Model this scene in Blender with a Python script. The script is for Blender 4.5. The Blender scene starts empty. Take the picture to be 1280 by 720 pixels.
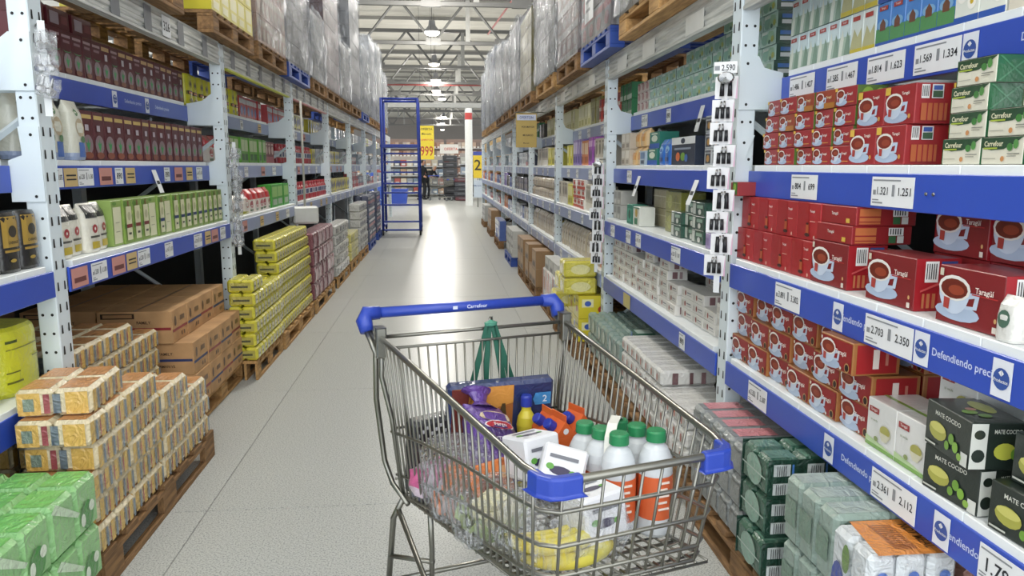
import bpy, math, random
from mathutils import Vector, Matrix
S = bpy.context.scene
col = S.collection
random.seed(7)
PI = math.pi

# ---------------------------------------------------------------- camera
FPX, HC = 940.0, 1.5
dv = Vector((-88/FPX, -153/FPX, 1.0)).normalized()          # aisle direction seen by the camera (x right, y down, z ahead)
uv = Vector((0, -dv.z, dv.y)).normalized()
rv = Vector((dv.y*uv.z-dv.z*uv.y, dv.z*uv.x-dv.x*uv.z, dv.x*uv.y-dv.y*uv.x))
if rv.x < 0: rv = -rv
cam = bpy.data.objects.new('camera', bpy.data.cameras.new('camera'))
col.objects.link(cam)
cx, cy, cz = [Vector((rv[i], dv[i], uv[i])) for i in range(3)]
m = Matrix((cx, -cy, -cz)).transposed().to_4x4()
m.translation = Vector((0, 0, HC))
cam.matrix_world = m
cam.data.sensor_width = 36.0
cam.data.lens = 36.0*FPX/1280.0
cam.data.clip_start = 0.05
cam.data.clip_end = 400
S.camera = cam

# ---------------------------------------------------------------- world, exposure
w = bpy.data.worlds.new('hall_light'); S.world = w; w.use_nodes = True
bg = w.node_tree.nodes['Background']
bg.inputs[0].default_value = (0.93, 0.97, 1.0, 1)
bg.inputs[1].default_value = 2.6
S.view_settings.view_transform = 'Standard'
S.view_settings.look = 'None'
S.view_settings.gamma = 1.0
S.view_settings.use_curve_mapping = False
S.view_settings.exposure = 0.2
LAMP_W = 300.0

# ---------------------------------------------------------------- materials
_m = {}
def lin(h):
    c = [int(h[i:i+2], 16)/255 for i in (0, 2, 4)]
    return tuple((x/12.92 if x <= .04045 else ((x+.055)/1.055)**2.4) for x in c) + (1,)
def M(hexc, rough=.45, metal=0.0, wrap=0.0, var=.10, scale=14.0):
    """plain procedural surface: colour with faint noise, optional wrinkled clear film on top"""
    k = (hexc, rough, metal, wrap, var, scale)
    if k in _m: return _m[k]
    mt = bpy.data.materials.new('surface_'+hexc); mt.use_nodes = True
    nt = mt.node_tree; b = nt.nodes['Principled BSDF']
    c = lin(hexc)
    b.inputs['Roughness'].default_value = rough
    b.inputs['Metallic'].default_value = metal
    tc = nt.nodes.new('ShaderNodeTexCoord'); nz = nt.nodes.new('ShaderNodeTexNoise')
    nz.inputs['Scale'].default_value = scale; nz.inputs['Detail'].default_value = 3
    nt.links.new(tc.outputs['Object'], nz.inputs['Vector'])
    mx = nt.nodes.new('ShaderNodeMix'); mx.data_type = 'RGBA'
    mx.inputs[6].default_value = tuple(x*(1-var) for x in c[:3])+(1,)
    mx.inputs[7].default_value = tuple(min(1, x*(1+var)) for x in c[:3])+(1,)
    nt.links.new(nz.outputs['Fac'], mx.inputs[0]); nt.links.new(mx.outputs[2], b.inputs['Base Color'])
    if wrap:
        b.inputs['Coat Weight'].default_value = .8
        b.inputs['Coat Roughness'].default_value = .12
        n2 = nt.nodes.new('ShaderNodeTexNoise'); n2.inputs['Scale'].default_value = 26; n2.inputs['Detail'].default_value = 4
        n2.inputs['Distortion'].default_value = 1.6
        nt.links.new(tc.outputs['Object'], n2.inputs['Vector'])
        bp = nt.nodes.new('ShaderNodeBump'); bp.inputs['Strength'].default_value = wrap; bp.inputs['Distance'].default_value = .02
        nt.links.new(n2.outputs['Fac'], bp.inputs['Height'])
        nt.links.new(bp.outputs['Normal'], b.inputs['Normal']); nt.links.new(bp.outputs['Normal'], b.inputs['Coat Normal'])
    _m[k] = mt
    return mt
def film(name, alpha, hexc='f4f6f8', bump=.6, rough=.15, scale=9, gloss=.35):
    """clear stretch film: mostly see-through, creased and shiny"""
    mt = bpy.data.materials.new(name); mt.use_nodes = True
    nt = mt.node_tree; b = nt.nodes['Principled BSDF']; out = nt.nodes['Material Output']
    tc = nt.nodes.new('ShaderNodeTexCoord')
    n = nt.nodes.new('ShaderNodeTexNoise'); n.inputs['Scale'].default_value = scale; n.inputs['Detail'].default_value = 6
    n.inputs['Distortion'].default_value = 2.2
    mp = nt.nodes.new('ShaderNodeMapping'); mp.inputs['Scale'].default_value = (1, 1, .35)
    nt.links.new(tc.outputs['Object'], mp.inputs['Vector']); nt.links.new(mp.outputs['Vector'], n.inputs['Vector'])
    bp = nt.nodes.new('ShaderNodeBump'); bp.inputs['Strength'].default_value = bump; bp.inputs['Distance'].default_value = .05
    nt.links.new(n.outputs['Fac'], bp.inputs['Height'])
    nt.nodes.remove(b)
    df = nt.nodes.new('ShaderNodeBsdfDiffuse'); df.inputs['Color'].default_value = lin(hexc)
    gl = nt.nodes.new('ShaderNodeBsdfGlossy'); gl.inputs['Color'].default_value = (.55, .56, .58, 1); gl.inputs['Roughness'].default_value = rough
    b = nt.nodes.new('ShaderNodeMixShader'); b.inputs[0].default_value = gloss
    nt.links.new(df.outputs[0], b.inputs[1]); nt.links.new(gl.outputs[0], b.inputs[2])
    nt.links.new(bp.outputs['Normal'], df.inputs['Normal']); nt.links.new(bp.outputs['Normal'], gl.inputs['Normal'])
    tr = nt.nodes.new('ShaderNodeBsdfTransparent')
    mr = nt.nodes.new('ShaderNodeMapRange')
    mr.inputs['From Min'].default_value = .35; mr.inputs['From Max'].default_value = .7
    mr.inputs['To Min'].default_value = max(0, alpha-.25); mr.inputs['To Max'].default_value = min(1, alpha+.3)
    nt.links.new(n.outputs['Fac'], mr.inputs['Value'])
    ms = nt.nodes.new('ShaderNodeMixShader')
    nt.links.new(mr.outputs['Result'], ms.inputs[0])
    nt.links.new(tr.outputs[0], ms.inputs[1]); nt.links.new(b.outputs[0], ms.inputs[2]); nt.links.new(ms.outputs[0], out.inputs[0])
    return mt
def noisy(name, c0, c1, scale, rough, bump=0.0, detail=6, stretch=(1, 1, 1), metal=0.0, ramp=(.35, .65)):
    mt = bpy.data.materials.new(name); mt.use_nodes = True
    nt = mt.node_tree; b = nt.nodes['Principled BSDF']
    b.inputs['Roughness'].default_value = rough; b.inputs['Metallic'].default_value = metal
    tc = nt.nodes.new('ShaderNodeTexCoord'); mp = nt.nodes.new('ShaderNodeMapping'); mp.inputs['Scale'].default_value = stretch
    n = nt.nodes.new('ShaderNodeTexNoise'); n.inputs['Scale'].default_value = scale; n.inputs['Detail'].default_value = detail
    nt.links.new(tc.outputs['Object'], mp.inputs['Vector']); nt.links.new(mp.outputs['Vector'], n.inputs['Vector'])
    r = nt.nodes.new('ShaderNodeValToRGB')
    r.color_ramp.elements[0].position = ramp[0]; r.color_ramp.elements[1].position = ramp[1]
    r.color_ramp.elements[0].color = lin(c0); r.color_ramp.elements[1].color = lin(c1)
    nt.links.new(n.outputs['Fac'], r.inputs['Fac']); nt.links.new(r.outputs['Color'], b.inputs['Base Color'])
    if bump:
        bp = nt.nodes.new('ShaderNodeBump'); bp.inputs['Strength'].default_value = bump; bp.inputs['Distance'].default_value = .01
        nt.links.new(n.outputs['Fac'], bp.inputs['Height']); nt.links.new(bp.outputs['Normal'], b.inputs['Normal'])
    return mt
def glow(name, hexc, s):
    mt = bpy.data.materials.new(name); mt.use_nodes = True
    b = mt.node_tree.nodes['Principled BSDF']
    b.inputs['Base Color'].default_value = lin(hexc)
    b.inputs['Emission Color'].default_value = lin(hexc); b.inputs['Emission Strength'].default_value = s
    return mt
def clear_plastic(name, hexc, alpha, rough=.15):
    mt = bpy.data.materials.new(name); mt.use_nodes = True
    nt = mt.node_tree; b = nt.nodes['Principled BSDF']
    b.inputs['Base Color'].default_value = lin(hexc); b.inputs['Roughness'].default_value = rough
    b.inputs['Alpha'].default_value = alpha
    return mt

WHITE = M('e9eef0', .35, var=.03)
RACK = M('d7e2e8', .38, var=.04, scale=5)
BLUE = M('2c46ad', .32, var=.05)
DARK = M('15171a', .6)
GALV = noisy('galvanised_beam', 'a3a5a2', 'cfd0cb', 9, .42, stretch=(6, .4, 6))
WOOD = noisy('pallet_wood', '9a7445', 'c79d66', 7, .75, .25, stretch=(6, 1, 6))
WOODD = noisy('old_pallet_wood', '6b4f33', '96724a', 7, .8, .3, stretch=(6, 1, 6))
STEEL = M('8d8d86', .28, .9, var=.08)
CHROME = M('86857d', .3, .85, var=.08)
TAG = M('e6e8ea', .5, var=.02)
INK = M('22252c', .55, var=0)
FILM = film('stretch_film', .34, '6c7076', 1.0, .25, 7)
FILMW = film('white_stretch_film', .50, '8c9094', 1.0, .25, 6)
FILMT = film('thin_film', .16, '6c7076', .8, .25, 7)

# ---------------------------------------------------------------- lettering
_t = {}
def glyphs(s):
    if s in _t: return _t[s]
    cu = bpy.data.curves.new('lettering', 'FONT'); cu.body = s; cu.size = 1; cu.resolution_u = 2; cu.offset = .012
    o = bpy.data.objects.new('lettering', cu); col.objects.link(o)
    me = bpy.data.meshes.new_from_object(o.evaluated_get(bpy.context.evaluated_depsgraph_get()))
    vs = [tuple(v.co[:2]) for v in me.vertices]; fs = [tuple(p.vertices) for p in me.polygons]
    bpy.data.objects.remove(o); bpy.data.curves.remove(cu); bpy.data.meshes.remove(me)
    x0 = min(v[0] for v in vs); x1 = max(v[0] for v in vs); y0 = min(v[1] for v in vs); y1 = max(v[1] for v in vs)
    _t[s] = ([((x-(x0+x1)/2), (y-(y0+y1)/2)) for x, y in vs], fs, x1-x0, y1-y0)
    return _t[s]
for s in ('Taragüí', 'Carrefour', 'Defendiendo precios', 'Productos', '804', '699', '1.321', '1.251', '2.703', '2.350', '2.361', '2.112', '1.790',
          '3.891', '3.302', '1.486', '1.427', '1.585', '1.467', '1.814', '1.623', '1.569', '1.334', '2.351', '2.107', '2.590', '326', '895',
          'MATE COCIDO', 'té verde', 'INTEGRAL', 'Fargo', '2', 'OFERTON', '999', 'OFERTA', 'FAMILY', 'GERMAN VS', 'not frozen', 'AdeS', 'Cachafaz', 'NOT MEAL',
          'CABRALES', 'yerba', 'B5', 'MOSAICO', 'POR MAYOR', 'Mercado', '1.230', '1.130', '1.145', '1.075', '890'):
    glyphs(s)

# ---------------------------------------------------------------- mesh builder
class MB:
    def __init__(s): s.v, s.f, s.mi, s.sm, s.mats = [], [], [], [], []
    def mat(s, m):
        if m not in s.mats: s.mats.append(m)
        return s.mats.index(m)
    def add(s, vs, fs, m, smooth=False):
        o = len(s.v); k = s.mat(m)
        s.v += [tuple(x) for x in vs]
        for f in fs: s.f.append(tuple(o+i for i in f)); s.mi.append(k); s.sm.append(smooth)
        return s
    def poly(s, pts, m): return s.add(pts, [tuple(range(len(pts)))], m)
    def box(s, a, b, m):
        x0, y0, z0 = a; x1, y1, z1 = b
        v = [(x, y, z) for z in (z0, z1) for x, y in ((x0, y0), (x1, y0), (x1, y1), (x0, y1))]
        return s.add(v, [(3, 2, 1, 0), (4, 5, 6, 7), (0, 1, 5, 4), (1, 2, 6, 5), (2, 3, 7, 6), (3, 0, 4, 7)], m)
    def cbox(s, a, b, m, c=.003, top=None, bottom=None):
        """box with chamfered edges"""
        x0, y0, z0 = a; x1, y1, z1 = b
        pts = {}; vs = []
        for ix in (0, 1):
            for iy in (0, 1):
                for iz in (0, 1):
                    p = ((x0, x1)[ix], (y0, y1)[iy], (z0, z1)[iz]); sg = ((1, -1)[ix], (1, -1)[iy], (1, -1)[iz])
                    for ax in range(3):
                        q = [p[i]+(0 if i == ax else sg[i]*c) for i in range(3)]
                        pts[(ix, iy, iz, ax)] = len(vs); vs.append(q)
        g = lambda ix, iy, iz, ax: pts[(ix, iy, iz, ax)]
        fs = [(g(0,0,0,0), g(0,0,1,0), g(0,1,1,0), g(0,1,0,0)), (g(1,0,0,0), g(1,1,0,0), g(1,1,1,0), g(1,0,1,0)),
              (g(0,0,0,1), g(1,0,0,1), g(1,0,1,1), g(0,0,1,1)), (g(0,1,0,1), g(0,1,1,1), g(1,1,1,1), g(1,1,0,1)),
              (g(0,0,0,2), g(0,1,0,2), g(1,1,0,2), g(1,0,0,2)), (g(0,0,1,2), g(1,0,1,2), g(1,1,1,2), g(0,1,1,2))]
        for i in (0, 1):
            for j in (0, 1):
                fs.append((g(i,j,0,0), g(i,j,1,0), g(i,j,1,1), g(i,j,0,1)))
                fs.append((g(i,0,j,0), g(i,1,j,0), g(i,1,j,2), g(i,0,j,2)))
                fs.append((g(0,i,j,1), g(1,i,j,1), g(1,i,j,2), g(0,i,j,2)))
                for k in (0, 1): fs.append((g(i,j,k,0), g(i,j,k,1), g(i,j,k,2)))
        cen = Vector(((x0+x1)/2, (y0+y1)/2, (z0+z1)/2))
        out = []
        for f in fs:
            q = [Vector(vs[i]) for i in f]; n = (q[1]-q[0]).cross(q[2]-q[0]); mid = sum(q, Vector())/len(q)
            out.append(f if n.dot(mid-cen) > 0 else tuple(reversed(f)))
        return s.add(vs, out, m)
    def tube(s, pts, r, m, n=6, caps=True):
        pts = [Vector(p) for p in pts]; vs, fs = [], []
        up = None
        for i, p in enumerate(pts):
            t = (pts[min(i+1, len(pts)-1)]-pts[max(i-1, 0)]).normalized()
            a = up if up is not None else (Vector((0, 0, 1)) if abs(t.z) < .9 else Vector((1, 0, 0)))
            b = t.cross(a).normalized(); c = b.cross(t).normalized(); up = c
            rr = r[i] if isinstance(r, (list, tuple)) else r
            for k in range(n):
                an = 2*PI*k/n; vs.append(p+b*math.cos(an)*rr+c*math.sin(an)*rr)
        for i in range(len(pts)-1):
            for k in range(n): fs.append((i*n+k, i*n+(k+1) % n, (i+1)*n+(k+1) % n, (i+1)*n+k))
        if caps: fs += [tuple(reversed(range(n))), tuple(range((len(pts)-1)*n, len(pts)*n))]
        return s.add(vs, fs, m, n > 4)
    def lathe(s, prof, m, n=16, o=(0, 0, 0), sx=1, sy=1):
        """prof: (r, z) or (r, z, material from here up)"""
        cur = m
        for i in range(len(prof)-1):
            if len(prof[i]) > 2: cur = prof[i][2]
            vs = []
            for r, z in (prof[i][:2], prof[i+1][:2]):
                for k in range(n): a = 2*PI*k/n; vs.append((o[0]+r*math.cos(a)*sx, o[1]+r*math.sin(a)*sy, o[2]+z))
            s.add(vs, [(k, (k+1) % n, n+(k+1) % n, n+k) for k in range(n)], cur, True)
        return s
    def text(s, t, o, ux, uy, h, m, maxw=None):
        vs, fs, tw, th = glyphs(t); k = h/th
        kx = k if not maxw else min(k, maxw/tw)
        o, ux, uy = Vector(o), Vector(ux), Vector(uy)
        return s.add([o+ux*(x*kx)+uy*(y*k) for x, y in vs], fs, m)
    def mesh(s, name):
        me = bpy.data.meshes.new(name); me.from_pydata(s.v, [], s.f)
        for m_ in s.mats: me.materials.append(m_)
        me.polygons.foreach_set('material_index', s.mi); me.polygons.foreach_set('use_smooth', s.sm)
        me.update(); return me

def tag(o, label=None, cat=None, group=None, kind=None):
    if label: o['label'] = label
    if cat: o['category'] = cat
    if group: o['group'] = group
    if kind: o['kind'] = kind
    return o
def ob(name, me, parent=None, loc=(0, 0, 0), rz=0, label=None, cat=None, group=None, kind=None, rot=None):
    if isinstance(me, MB): me = me.mesh(name)
    o = bpy.data.objects.new(name, me); col.objects.link(o)
    o.location = loc; o.rotation_euler = rot if rot else (0, 0, rz)
    if parent: o.parent = parent
    return tag(o, label, cat, group, kind)
def thing(name, label, cat, loc=(0, 0, 0), rz=0, group=None, rot=None):
    o = ob(name, None, None, loc, rz, label, cat, group, None, rot); o.empty_display_size = .05
    return o
def dup(root, loc=None, rz=None, label=None, group=None, parent=None, rot=None):
    r = root.copy(); col.objects.link(r)
    if parent: r.parent = parent
    if loc is not None: r.location = loc
    if rz is not None: r.rotation_euler = (0, 0, rz)
    if rot is not None: r.rotation_euler = rot
    if label: r['label'] = label
    if group: r['group'] = group
    for c in root.children: dup(c, parent=r)
    return r
def struct(name, me, parent=None, loc=(0, 0, 0)): return ob(name, me, parent, loc, kind=None if parent else 'structure')

# ---------------------------------------------------------------- printed cartons
def frame(face, w, d, h):
    return {'F': (Vector((-w/2, -d/2, 0)), Vector((1, 0, 0)), Vector((0, 0, 1)), Vector((0, -1, 0)), w, h),
            'R': (Vector((w/2, -d/2, 0)), Vector((0, 1, 0)), Vector((0, 0, 1)), Vector((1, 0, 0)), d, h),
            'L': (Vector((-w/2, d/2, 0)), Vector((0, -1, 0)), Vector((0, 0, 1)), Vector((-1, 0, 0)), d, h),
            'T': (Vector((-w/2, -d/2, h)), Vector((1, 0, 0)), Vector((0, 1, 0)), Vector((0, 0, 1)), w, d)}[face]
def prints(mb, w, d, h, spec, mk=M, lift=.0006):
    lay = {}
    spec = list(spec)+[('L',)+tuple(q[1:]) for q in spec if q[0] == 'R']
    for sp in spec:
        fc, kd = sp[0], sp[1]
        o, ux, uy, n, fw, fh = frame(fc, w, d, h)
        lay[fc] = lay.get(fc, 0)+1
        e = n*(lift+.0004*lay[fc])
        cl = sp[6] if kd == 't' else sp[-1]
        mt = cl if not isinstance(cl, str) else mk(cl)
        at = lambda u, v: o+ux*(u*fw)+uy*(v*fh)+e
        if kd == 'r':
            u0, v0, u1, v1 = sp[2:6]; mb.poly([at(u0, v0), at(u1, v0), at(u1, v1), at(u0, v1)], mt)
        elif kd == 'e':
            cu, cv, ru, rv_ = sp[2:6]; N = 14
            mb.poly([at(cu+ru*math.cos(2*PI*k/N), cv+rv_*math.sin(2*PI*k/N)) for k in range(N)], mt)
        elif kd == 'p': mb.poly([at(*q) for q in sp[2]], mt)
        elif kd == 't':
            s_, cu, cv, hh = sp[2:6]; mw = sp[7] if len(sp) > 7 else None
            mb.text(s_, at(cu, cv), ux, uy, hh*fh, mt, mw*fw if mw else None)
def carton(w, d, h, base, spec=(), c=.002, wrap=0.0, rough=.4):
    mb = MB(); mb.cbox((-w/2, -d/2, 0), (w/2, d/2, h), M(base, rough, 0, wrap) if isinstance(base, str) else base, c)
    prints(mb, w, d, h, spec, lambda hx: M(hx, rough, 0, wrap) if wrap else M(hx, rough))
    return mb.mesh('carton')
def cup(asp, cu, cv, s, F='F', tea='7a2a1c'):
    """white tea cup on saucer; s = size as a fraction of face height, asp = w/h"""
    a = s/asp
    bowl = [(cu+a*.50*math.cos(t_), cv+.2*s+.58*s*math.sin(t_)) for t_ in [PI+PI*k/10 for k in range(11)]]
    sau = [(cu+a*(.12+.72*math.cos(2*PI*k/14)), cv-.32*s+.2*s*math.sin(2*PI*k/14)) for k in range(14)]
    return [(F, 'p', sau, 'a9bad2'), (F, 'p', [(cu+a*.42, cv+.2*s), (cu+a*.46, cv+.05*s), (cu+a*.66, cv+.1*s), (cu+a*.62, cv-.1*s), (cu+a*.36, cv-.12*s), (cu+a*.38, cv-.2*s), (cu+a*.74, cv-.16*s), (cu+a*.8, cv+.2*s)], 'b9c8dc'),
            (F, 'p', bowl, 'c3d0e2'), (F, 'e', cu, cv+.24*s, a*.52, .30*s, 'e4e2dc'), (F, 'e', cu, cv+.225*s, a*.44, .235*s, tea), (F, 'e', cu+a*.08, cv+.2*s, a*.26, .12*s, '94402a'),
            (F, 'p', [(cu-a*.30, cv-.26*s), (cu-a*.12, cv-.28*s), (cu-a*.10, cv-.02*s), (cu-a*.30, cv+.0*s)], 'a8403a')]
def barcode(F, u0, v0, u1, v1):
    r = [(F, 'r', u0, v0, u1, v1, 'e8e8e6')]
    n = 5
    for k in range(n):
        x = u0+(u1-u0)*(.1+.8*k/n); r.append((F, 'r', x, v0+(v1-v0)*.15, x+(u1-u0)*.07, v1-(v1-v0)*.1, '26282c'))
    return r

# pouches and bags: super-ellipse loft along z, printed panels follow the front
def pouch(w, d, h, base, bands=(), shapes=(), n=3.2, prof=None, wrap=.25, rough=.4, K=20):
    prof = prof or [(0, .92, .9), (.06, 1, 1), (.55, 1, 1), (.8, .96, .8), (.92, .93, .35), (1, .95, .08)]
    def wh(t):
        for a, b in zip(prof, prof[1:]):
            if t <= b[0]: k = (t-a[0])/(b[0]-a[0]); return (a[1]+(b[1]-a[1])*k, a[2]+(b[2]-a[2])*k)
        return prof[-1][1:]
    ts = sorted(set([p[0] for p in prof]+[b[0] for b in bands]+[b[1] for b in bands]))
    mk = lambda hx: M(hx, rough, 0, wrap)
    mb = MB(); rings = []
    for t in ts:
        a, b = wh(t); r = []
        for k in range(K):
            an = 2*PI*(k+.5)/K; c_, s_ = math.cos(an), math.sin(an)
            r.append((math.copysign(abs(c_)**(2/n), c_)*w/2*a, math.copysign(abs(s_)**(2/n), s_)*d/2*b, t*h))
        rings.append(r)
    for i in range(len(ts)-1):
        mt = base; tm = (ts[i]+ts[i+1])/2
        for b in bands:
            if b[0] <= tm <= b[1]: mt = b[2]
        mb.add(rings[i]+rings[i+1], [(k, (k+1) % K, K+(k+1) % K, K+k) for k in range(K)], mk(mt), True)
    mb.add(rings[0], [tuple(reversed(range(K)))], mk(base)); mb.add(rings[-1], [tuple(range(K))], mk(base))
    def surf(u, v, e):
        a, b = wh(v); x = (u-.5)*w; q = min(.98, abs(x)/(w/2*a))
        return (x, -d/2*b*(1-q**n)**(1/n)-e, v*h)
    e = .0008
    for sp in shapes:
        e += .0005; kd = sp[0]; mt = mk(sp[5] if kd == 't' else sp[-1])
        if kd == 'r':
            u0, v0, u1, v1 = sp[1:5]; nu, nv = 5, 5
            vs = [surf(u0+(u1-u0)*i/nu, v0+(v1-v0)*j/nv, e) for j in range(nv+1) for i in range(nu+1)]
            mb.add(vs, [(j*(nu+1)+i, j*(nu+1)+i+1, (j+1)*(nu+1)+i+1, (j+1)*(nu+1)+i) for j in range(nv) for i in range(nu)], mt)
        elif kd == 'e':
            cu, cv, ru, rv_ = sp[1:5]; mb.poly([surf(cu+ru*math.cos(2*PI*k/12), cv+rv_*math.sin(2*PI*k/12), e) for k in range(12)], mt)
        elif kd == 't':
            tx, cu, cv, hh = sp[1:5]; mw = sp[6] if len(sp) > 6 else .8
            vs, fs, tw, th = glyphs(tx); kk = hh*h/th; kx = min(kk, mw*w/tw)
            mb.add([surf(cu+x*kx/w, cv+y*kk/h, e) for x, y in vs], fs, mt)
    return mb.mesh('pouch')

# rounded shrink pack of several units: cushion-like bricks side by side under film
def shrink_pack(w, d, h, base, top, spec=(), nx=3, ny=2, wrap=.5, bulge=.012):
    mb = MB(); nz = 5
    W, T = M(base, .4, 0, wrap), M(top, .4, 0, wrap)
    gx, gy = w/nx, d/ny
    for i in range(nx):
        for j in range(ny):
            x0, x1 = -w/2+i*gx+.0015, -w/2+(i+1)*gx-.0015; y0, y1 = -d/2+j*gy+.0015, -d/2+(j+1)*gy-.0015
            mb.cbox((x0, y0, .002), (x1, y1, h), W, min(.014, h*.16))
            mb.poly([(x0+.014, y0+.014, h+.001), (x1-.014, y0+.014, h+.001), (x1-.014, y1-.014, h+.001), (x0+.014, y1-.014, h+.001)], T)
    prints(mb, w, d, h, spec, lambda hx: M(hx, .4, 0, wrap), .0014)
    return mb.mesh('shrink_pack')

ORD = ['nearest', 'second', 'third', 'fourth', 'fifth', 'sixth', 'seventh', 'eighth', 'ninth', 'tenth']
SH = {1: 'top shelf', 2: 'second shelf', 3: 'third shelf', 4: 'lowest shelf', 0: 'floor'}
def where(side, bay, shelf): return '%s, %s %s bay' % (SH[shelf], ORD[bay-1], 'right' if side > 0 else 'left')

# ---------------------------------------------------------------- rack geometry
PITCH = 2.46
POSTY = [0.62+PITCH*k for k in range(10)]          # uprights along both racks
ZS = {1: {1: 1.874, 2: 1.502, 3: 1.122, 4: .702}, -1: {1: 1.925, 2: 1.524, 3: 1.122, 4: .666}}
XS = {1: {1: 1.38, 2: 1.26, 3: 1.20, 4: 1.20}, -1: {1: -1.74, 2: -1.62, 3: -1.50, 4: -1.50}}
XP = {1: 1.20, -1: -1.50}                           # aisle face of the posts
ZB = {1: 2.11, -1: 2.18}                            # underside of the top beams
DEPTH = 1.10
BAYS = 9

# ================================================================ SETTING
floor_m = noisy('terrazzo', '8f9290', 'bcbebb', 150, .29, 0, detail=8, ramp=(.36, .54))
floor_m.node_tree.nodes['Principled BSDF'].inputs['Specular IOR Level'].default_value = .05
FL = struct('floor', MB().box((-26, -4, -.10), (26, 150, -.004), M('8d8f8d', .3)))
slab = MB().cbox((-.898, -.898, -.004), (.898, .898, 0), floor_m, .0015).mesh('floor_slab')
for j in range(42):
    for i in range(-1, 2):
        yy = 3.22-.9+1.8*(j-2)
        if j > 18 and i != 0: continue
        struct('floor_slab', slab, FL, (-.15+1.8*i, yy, 0))
far_slab = MB().box((-9, 71, -.004), (9, 149, 0), floor_m)
struct('floor_slab', far_slab.box((1.02, 34.7, -.004), (9, 71, 0), floor_m).box((-9, 34.7, -.004), (-1.08, 71, 0), floor_m), FL)

CEIL = struct('ceiling', MB().box((-28, -6, 10.6), (28, 150, 10.7), noisy('ceiling_panels', 'b9b6ac', 'c9c6bc', 2, .8, stretch=(.3, 3, 1))))
pm = M('7f7e79', .6)
pur = MB().box((-28, -.05, 10.4), (28, .05, 10.6), pm).mesh('purlin')
for k in range(17): struct('purlin', pur, CEIL, (0, 8+k*4.55, 0))
struct('wall_back', MB().box((-28, 148, 0), (28, 148.3, 10.6), M('7b7672', .8)))
struct('dark_backing_left', MB().box((-2.66, .5, 0), (-2.62, 23.0, 2.15), M('3a3d40', .8)))  # dark sheet added behind the left rack, colour stands in for its shaded depth
struct('dark_backing_right', MB().box((2.32, .5, 0), (2.36, 23.0, 2.08), M('3a3d40', .8)))  # same added dark sheet for the dim depth behind the right rack

# roof trusses crossing the hall
TRM = M('5c5c5a', .5)
def truss():
    t = thing('roof_truss', 'grey steel roof truss, %s along the hall' % 'first', 'truss', group='roof trusses')
    ob('top_chord', MB().box((-27, -.08, 9.45), (27, .08, 9.63), TRM), t)
    ob('bottom_chord', MB().box((-27, -.09, 7.35), (27, .09, 7.5), TRM), t)
    dg = MB().tube([(0, 0, 7.45), (1.69, 0, 9.53)], .065, TRM, 4).mesh('diagonal')
    dg2 = MB().tube([(3.38, 0, 7.45), (1.69, 0, 9.53)], .065, TRM, 4).mesh('diagonal')
    gp = MB().box((-.36, -.1, 7.32), (.36, .1, 7.66), TRM).mesh('gusset_plate')
    vt = MB().box((-.11, -.065, 7.48), (.11, .065, 9.47), M('8c8c88', .5)).mesh('web_post')
    for k in range(14):
        xx = -23.66-.31+3.38*k
        ob('diagonal', dg, t, (xx, 0, 0)); ob('diagonal', dg2, t, (xx, 0, 0)); ob('gusset_plate', gp, t, (xx, 0, 0))
        if k % 2: ob('web_post', vt, t, (xx+1.69, 0, 0))
    return t
t0 = truss(); t0.location = (0, 11.2, 0)
tl = ['third', 'fourth', 'fifth', 'sixth', 'seventh', 'eighth', 'ninth', 'tenth', 'eleventh', 'twelfth', 'thirteenth']
for k, yy in enumerate([20.3, 29.4, 38.5, 47.6, 56.7, 65.8, 74.9, 85.8, 98.8, 114]): dup(t0, (0, yy, 0), label='grey steel roof truss, %s along the hall' % (['second']+tl)[k])
ob('fire_pipe', MB().tube([(6.4, 8, 9.30), (3.9, 31, 9.30), (2.9, 47, 9.30)], .05, M('a03a35', .4), 8), label='dark red pipe running slantwise under the roof', cat='pipe')
ob('fire_pipe', MB().tube([(-26, 56.7, 7.29), (26, 56.7, 7.29)], .06, M('7d3a38', .4), 8), label='dark red pipe crossing below a far roof truss', cat='pipe')

# high bay lamps
lens_m = glow('lamp_lens', 'fff4e2', 8.0)
def lamp():
    t = thing('high_bay_lamp', 'round high bay lamp', 'lamp', group='high bay lamps')
    ob('housing', MB().lathe([(.06, .52), (.14, .50), (.17, .28), (.35, .06), (.375, 0), (.34, 0), (.16, .25)], M('77787a', .5), 18), t)
    ob('lens', MB().lathe([(.345, .012), (.34, -.06), (.27, -.13), (.14, -.165), (.001, -.17)], lens_m, 18), t)
    ob('hanging_rod', MB().tube([(0, 0, .42), (0, 0, 2.95)], .012, DARK, 5), t)
    return t
l0 = lamp()
LY = [(x_*1.3, y_*1.3) for x_, y_ in [(-.25, -1.5), (-.25, 6.3), (-.25, 14), (-.25, 21), (-.27, 28.06), (-.27, 36.65), (-.26, 43.35), (-.28, 49.25), (.1, 55), (.28, 75.4), (.16, 86.7), (.18, 102)]]
lw = ['first', 'second', 'third', 'fourth', 'largest lit lamp in view', 'second largest lit lamp in view', 'third largest lit lamp in view', 'fourth largest lit lamp in view',
      'fifth largest lit lamp in view', 'third smallest lit lamp in view', 'second smallest lit lamp in view', 'smallest lit lamp in view']
for k, (x, y) in enumerate(LY):
    o = l0 if k == 0 else dup(l0)
    o.location = (x, y, 7.61)
    o['label'] = ('round high bay lamp above the aisle, %s' % lw[k]) if k > 3 else 'round high bay lamp overhead, out of view above the %s rack bays' % ('nearest', 'middle', 'farther', 'far')[k]
    ld = bpy.data.lights.new('lamp_light', 'POINT'); ld.energy = LAMP_W*(1.0 if k < 5 else 1.3); ld.shadow_soft_size = .25; ld.color = (1.0, .965, .90)
    lo = ob('lamp_light', ld, o, (0, 0, -.46))
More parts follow.
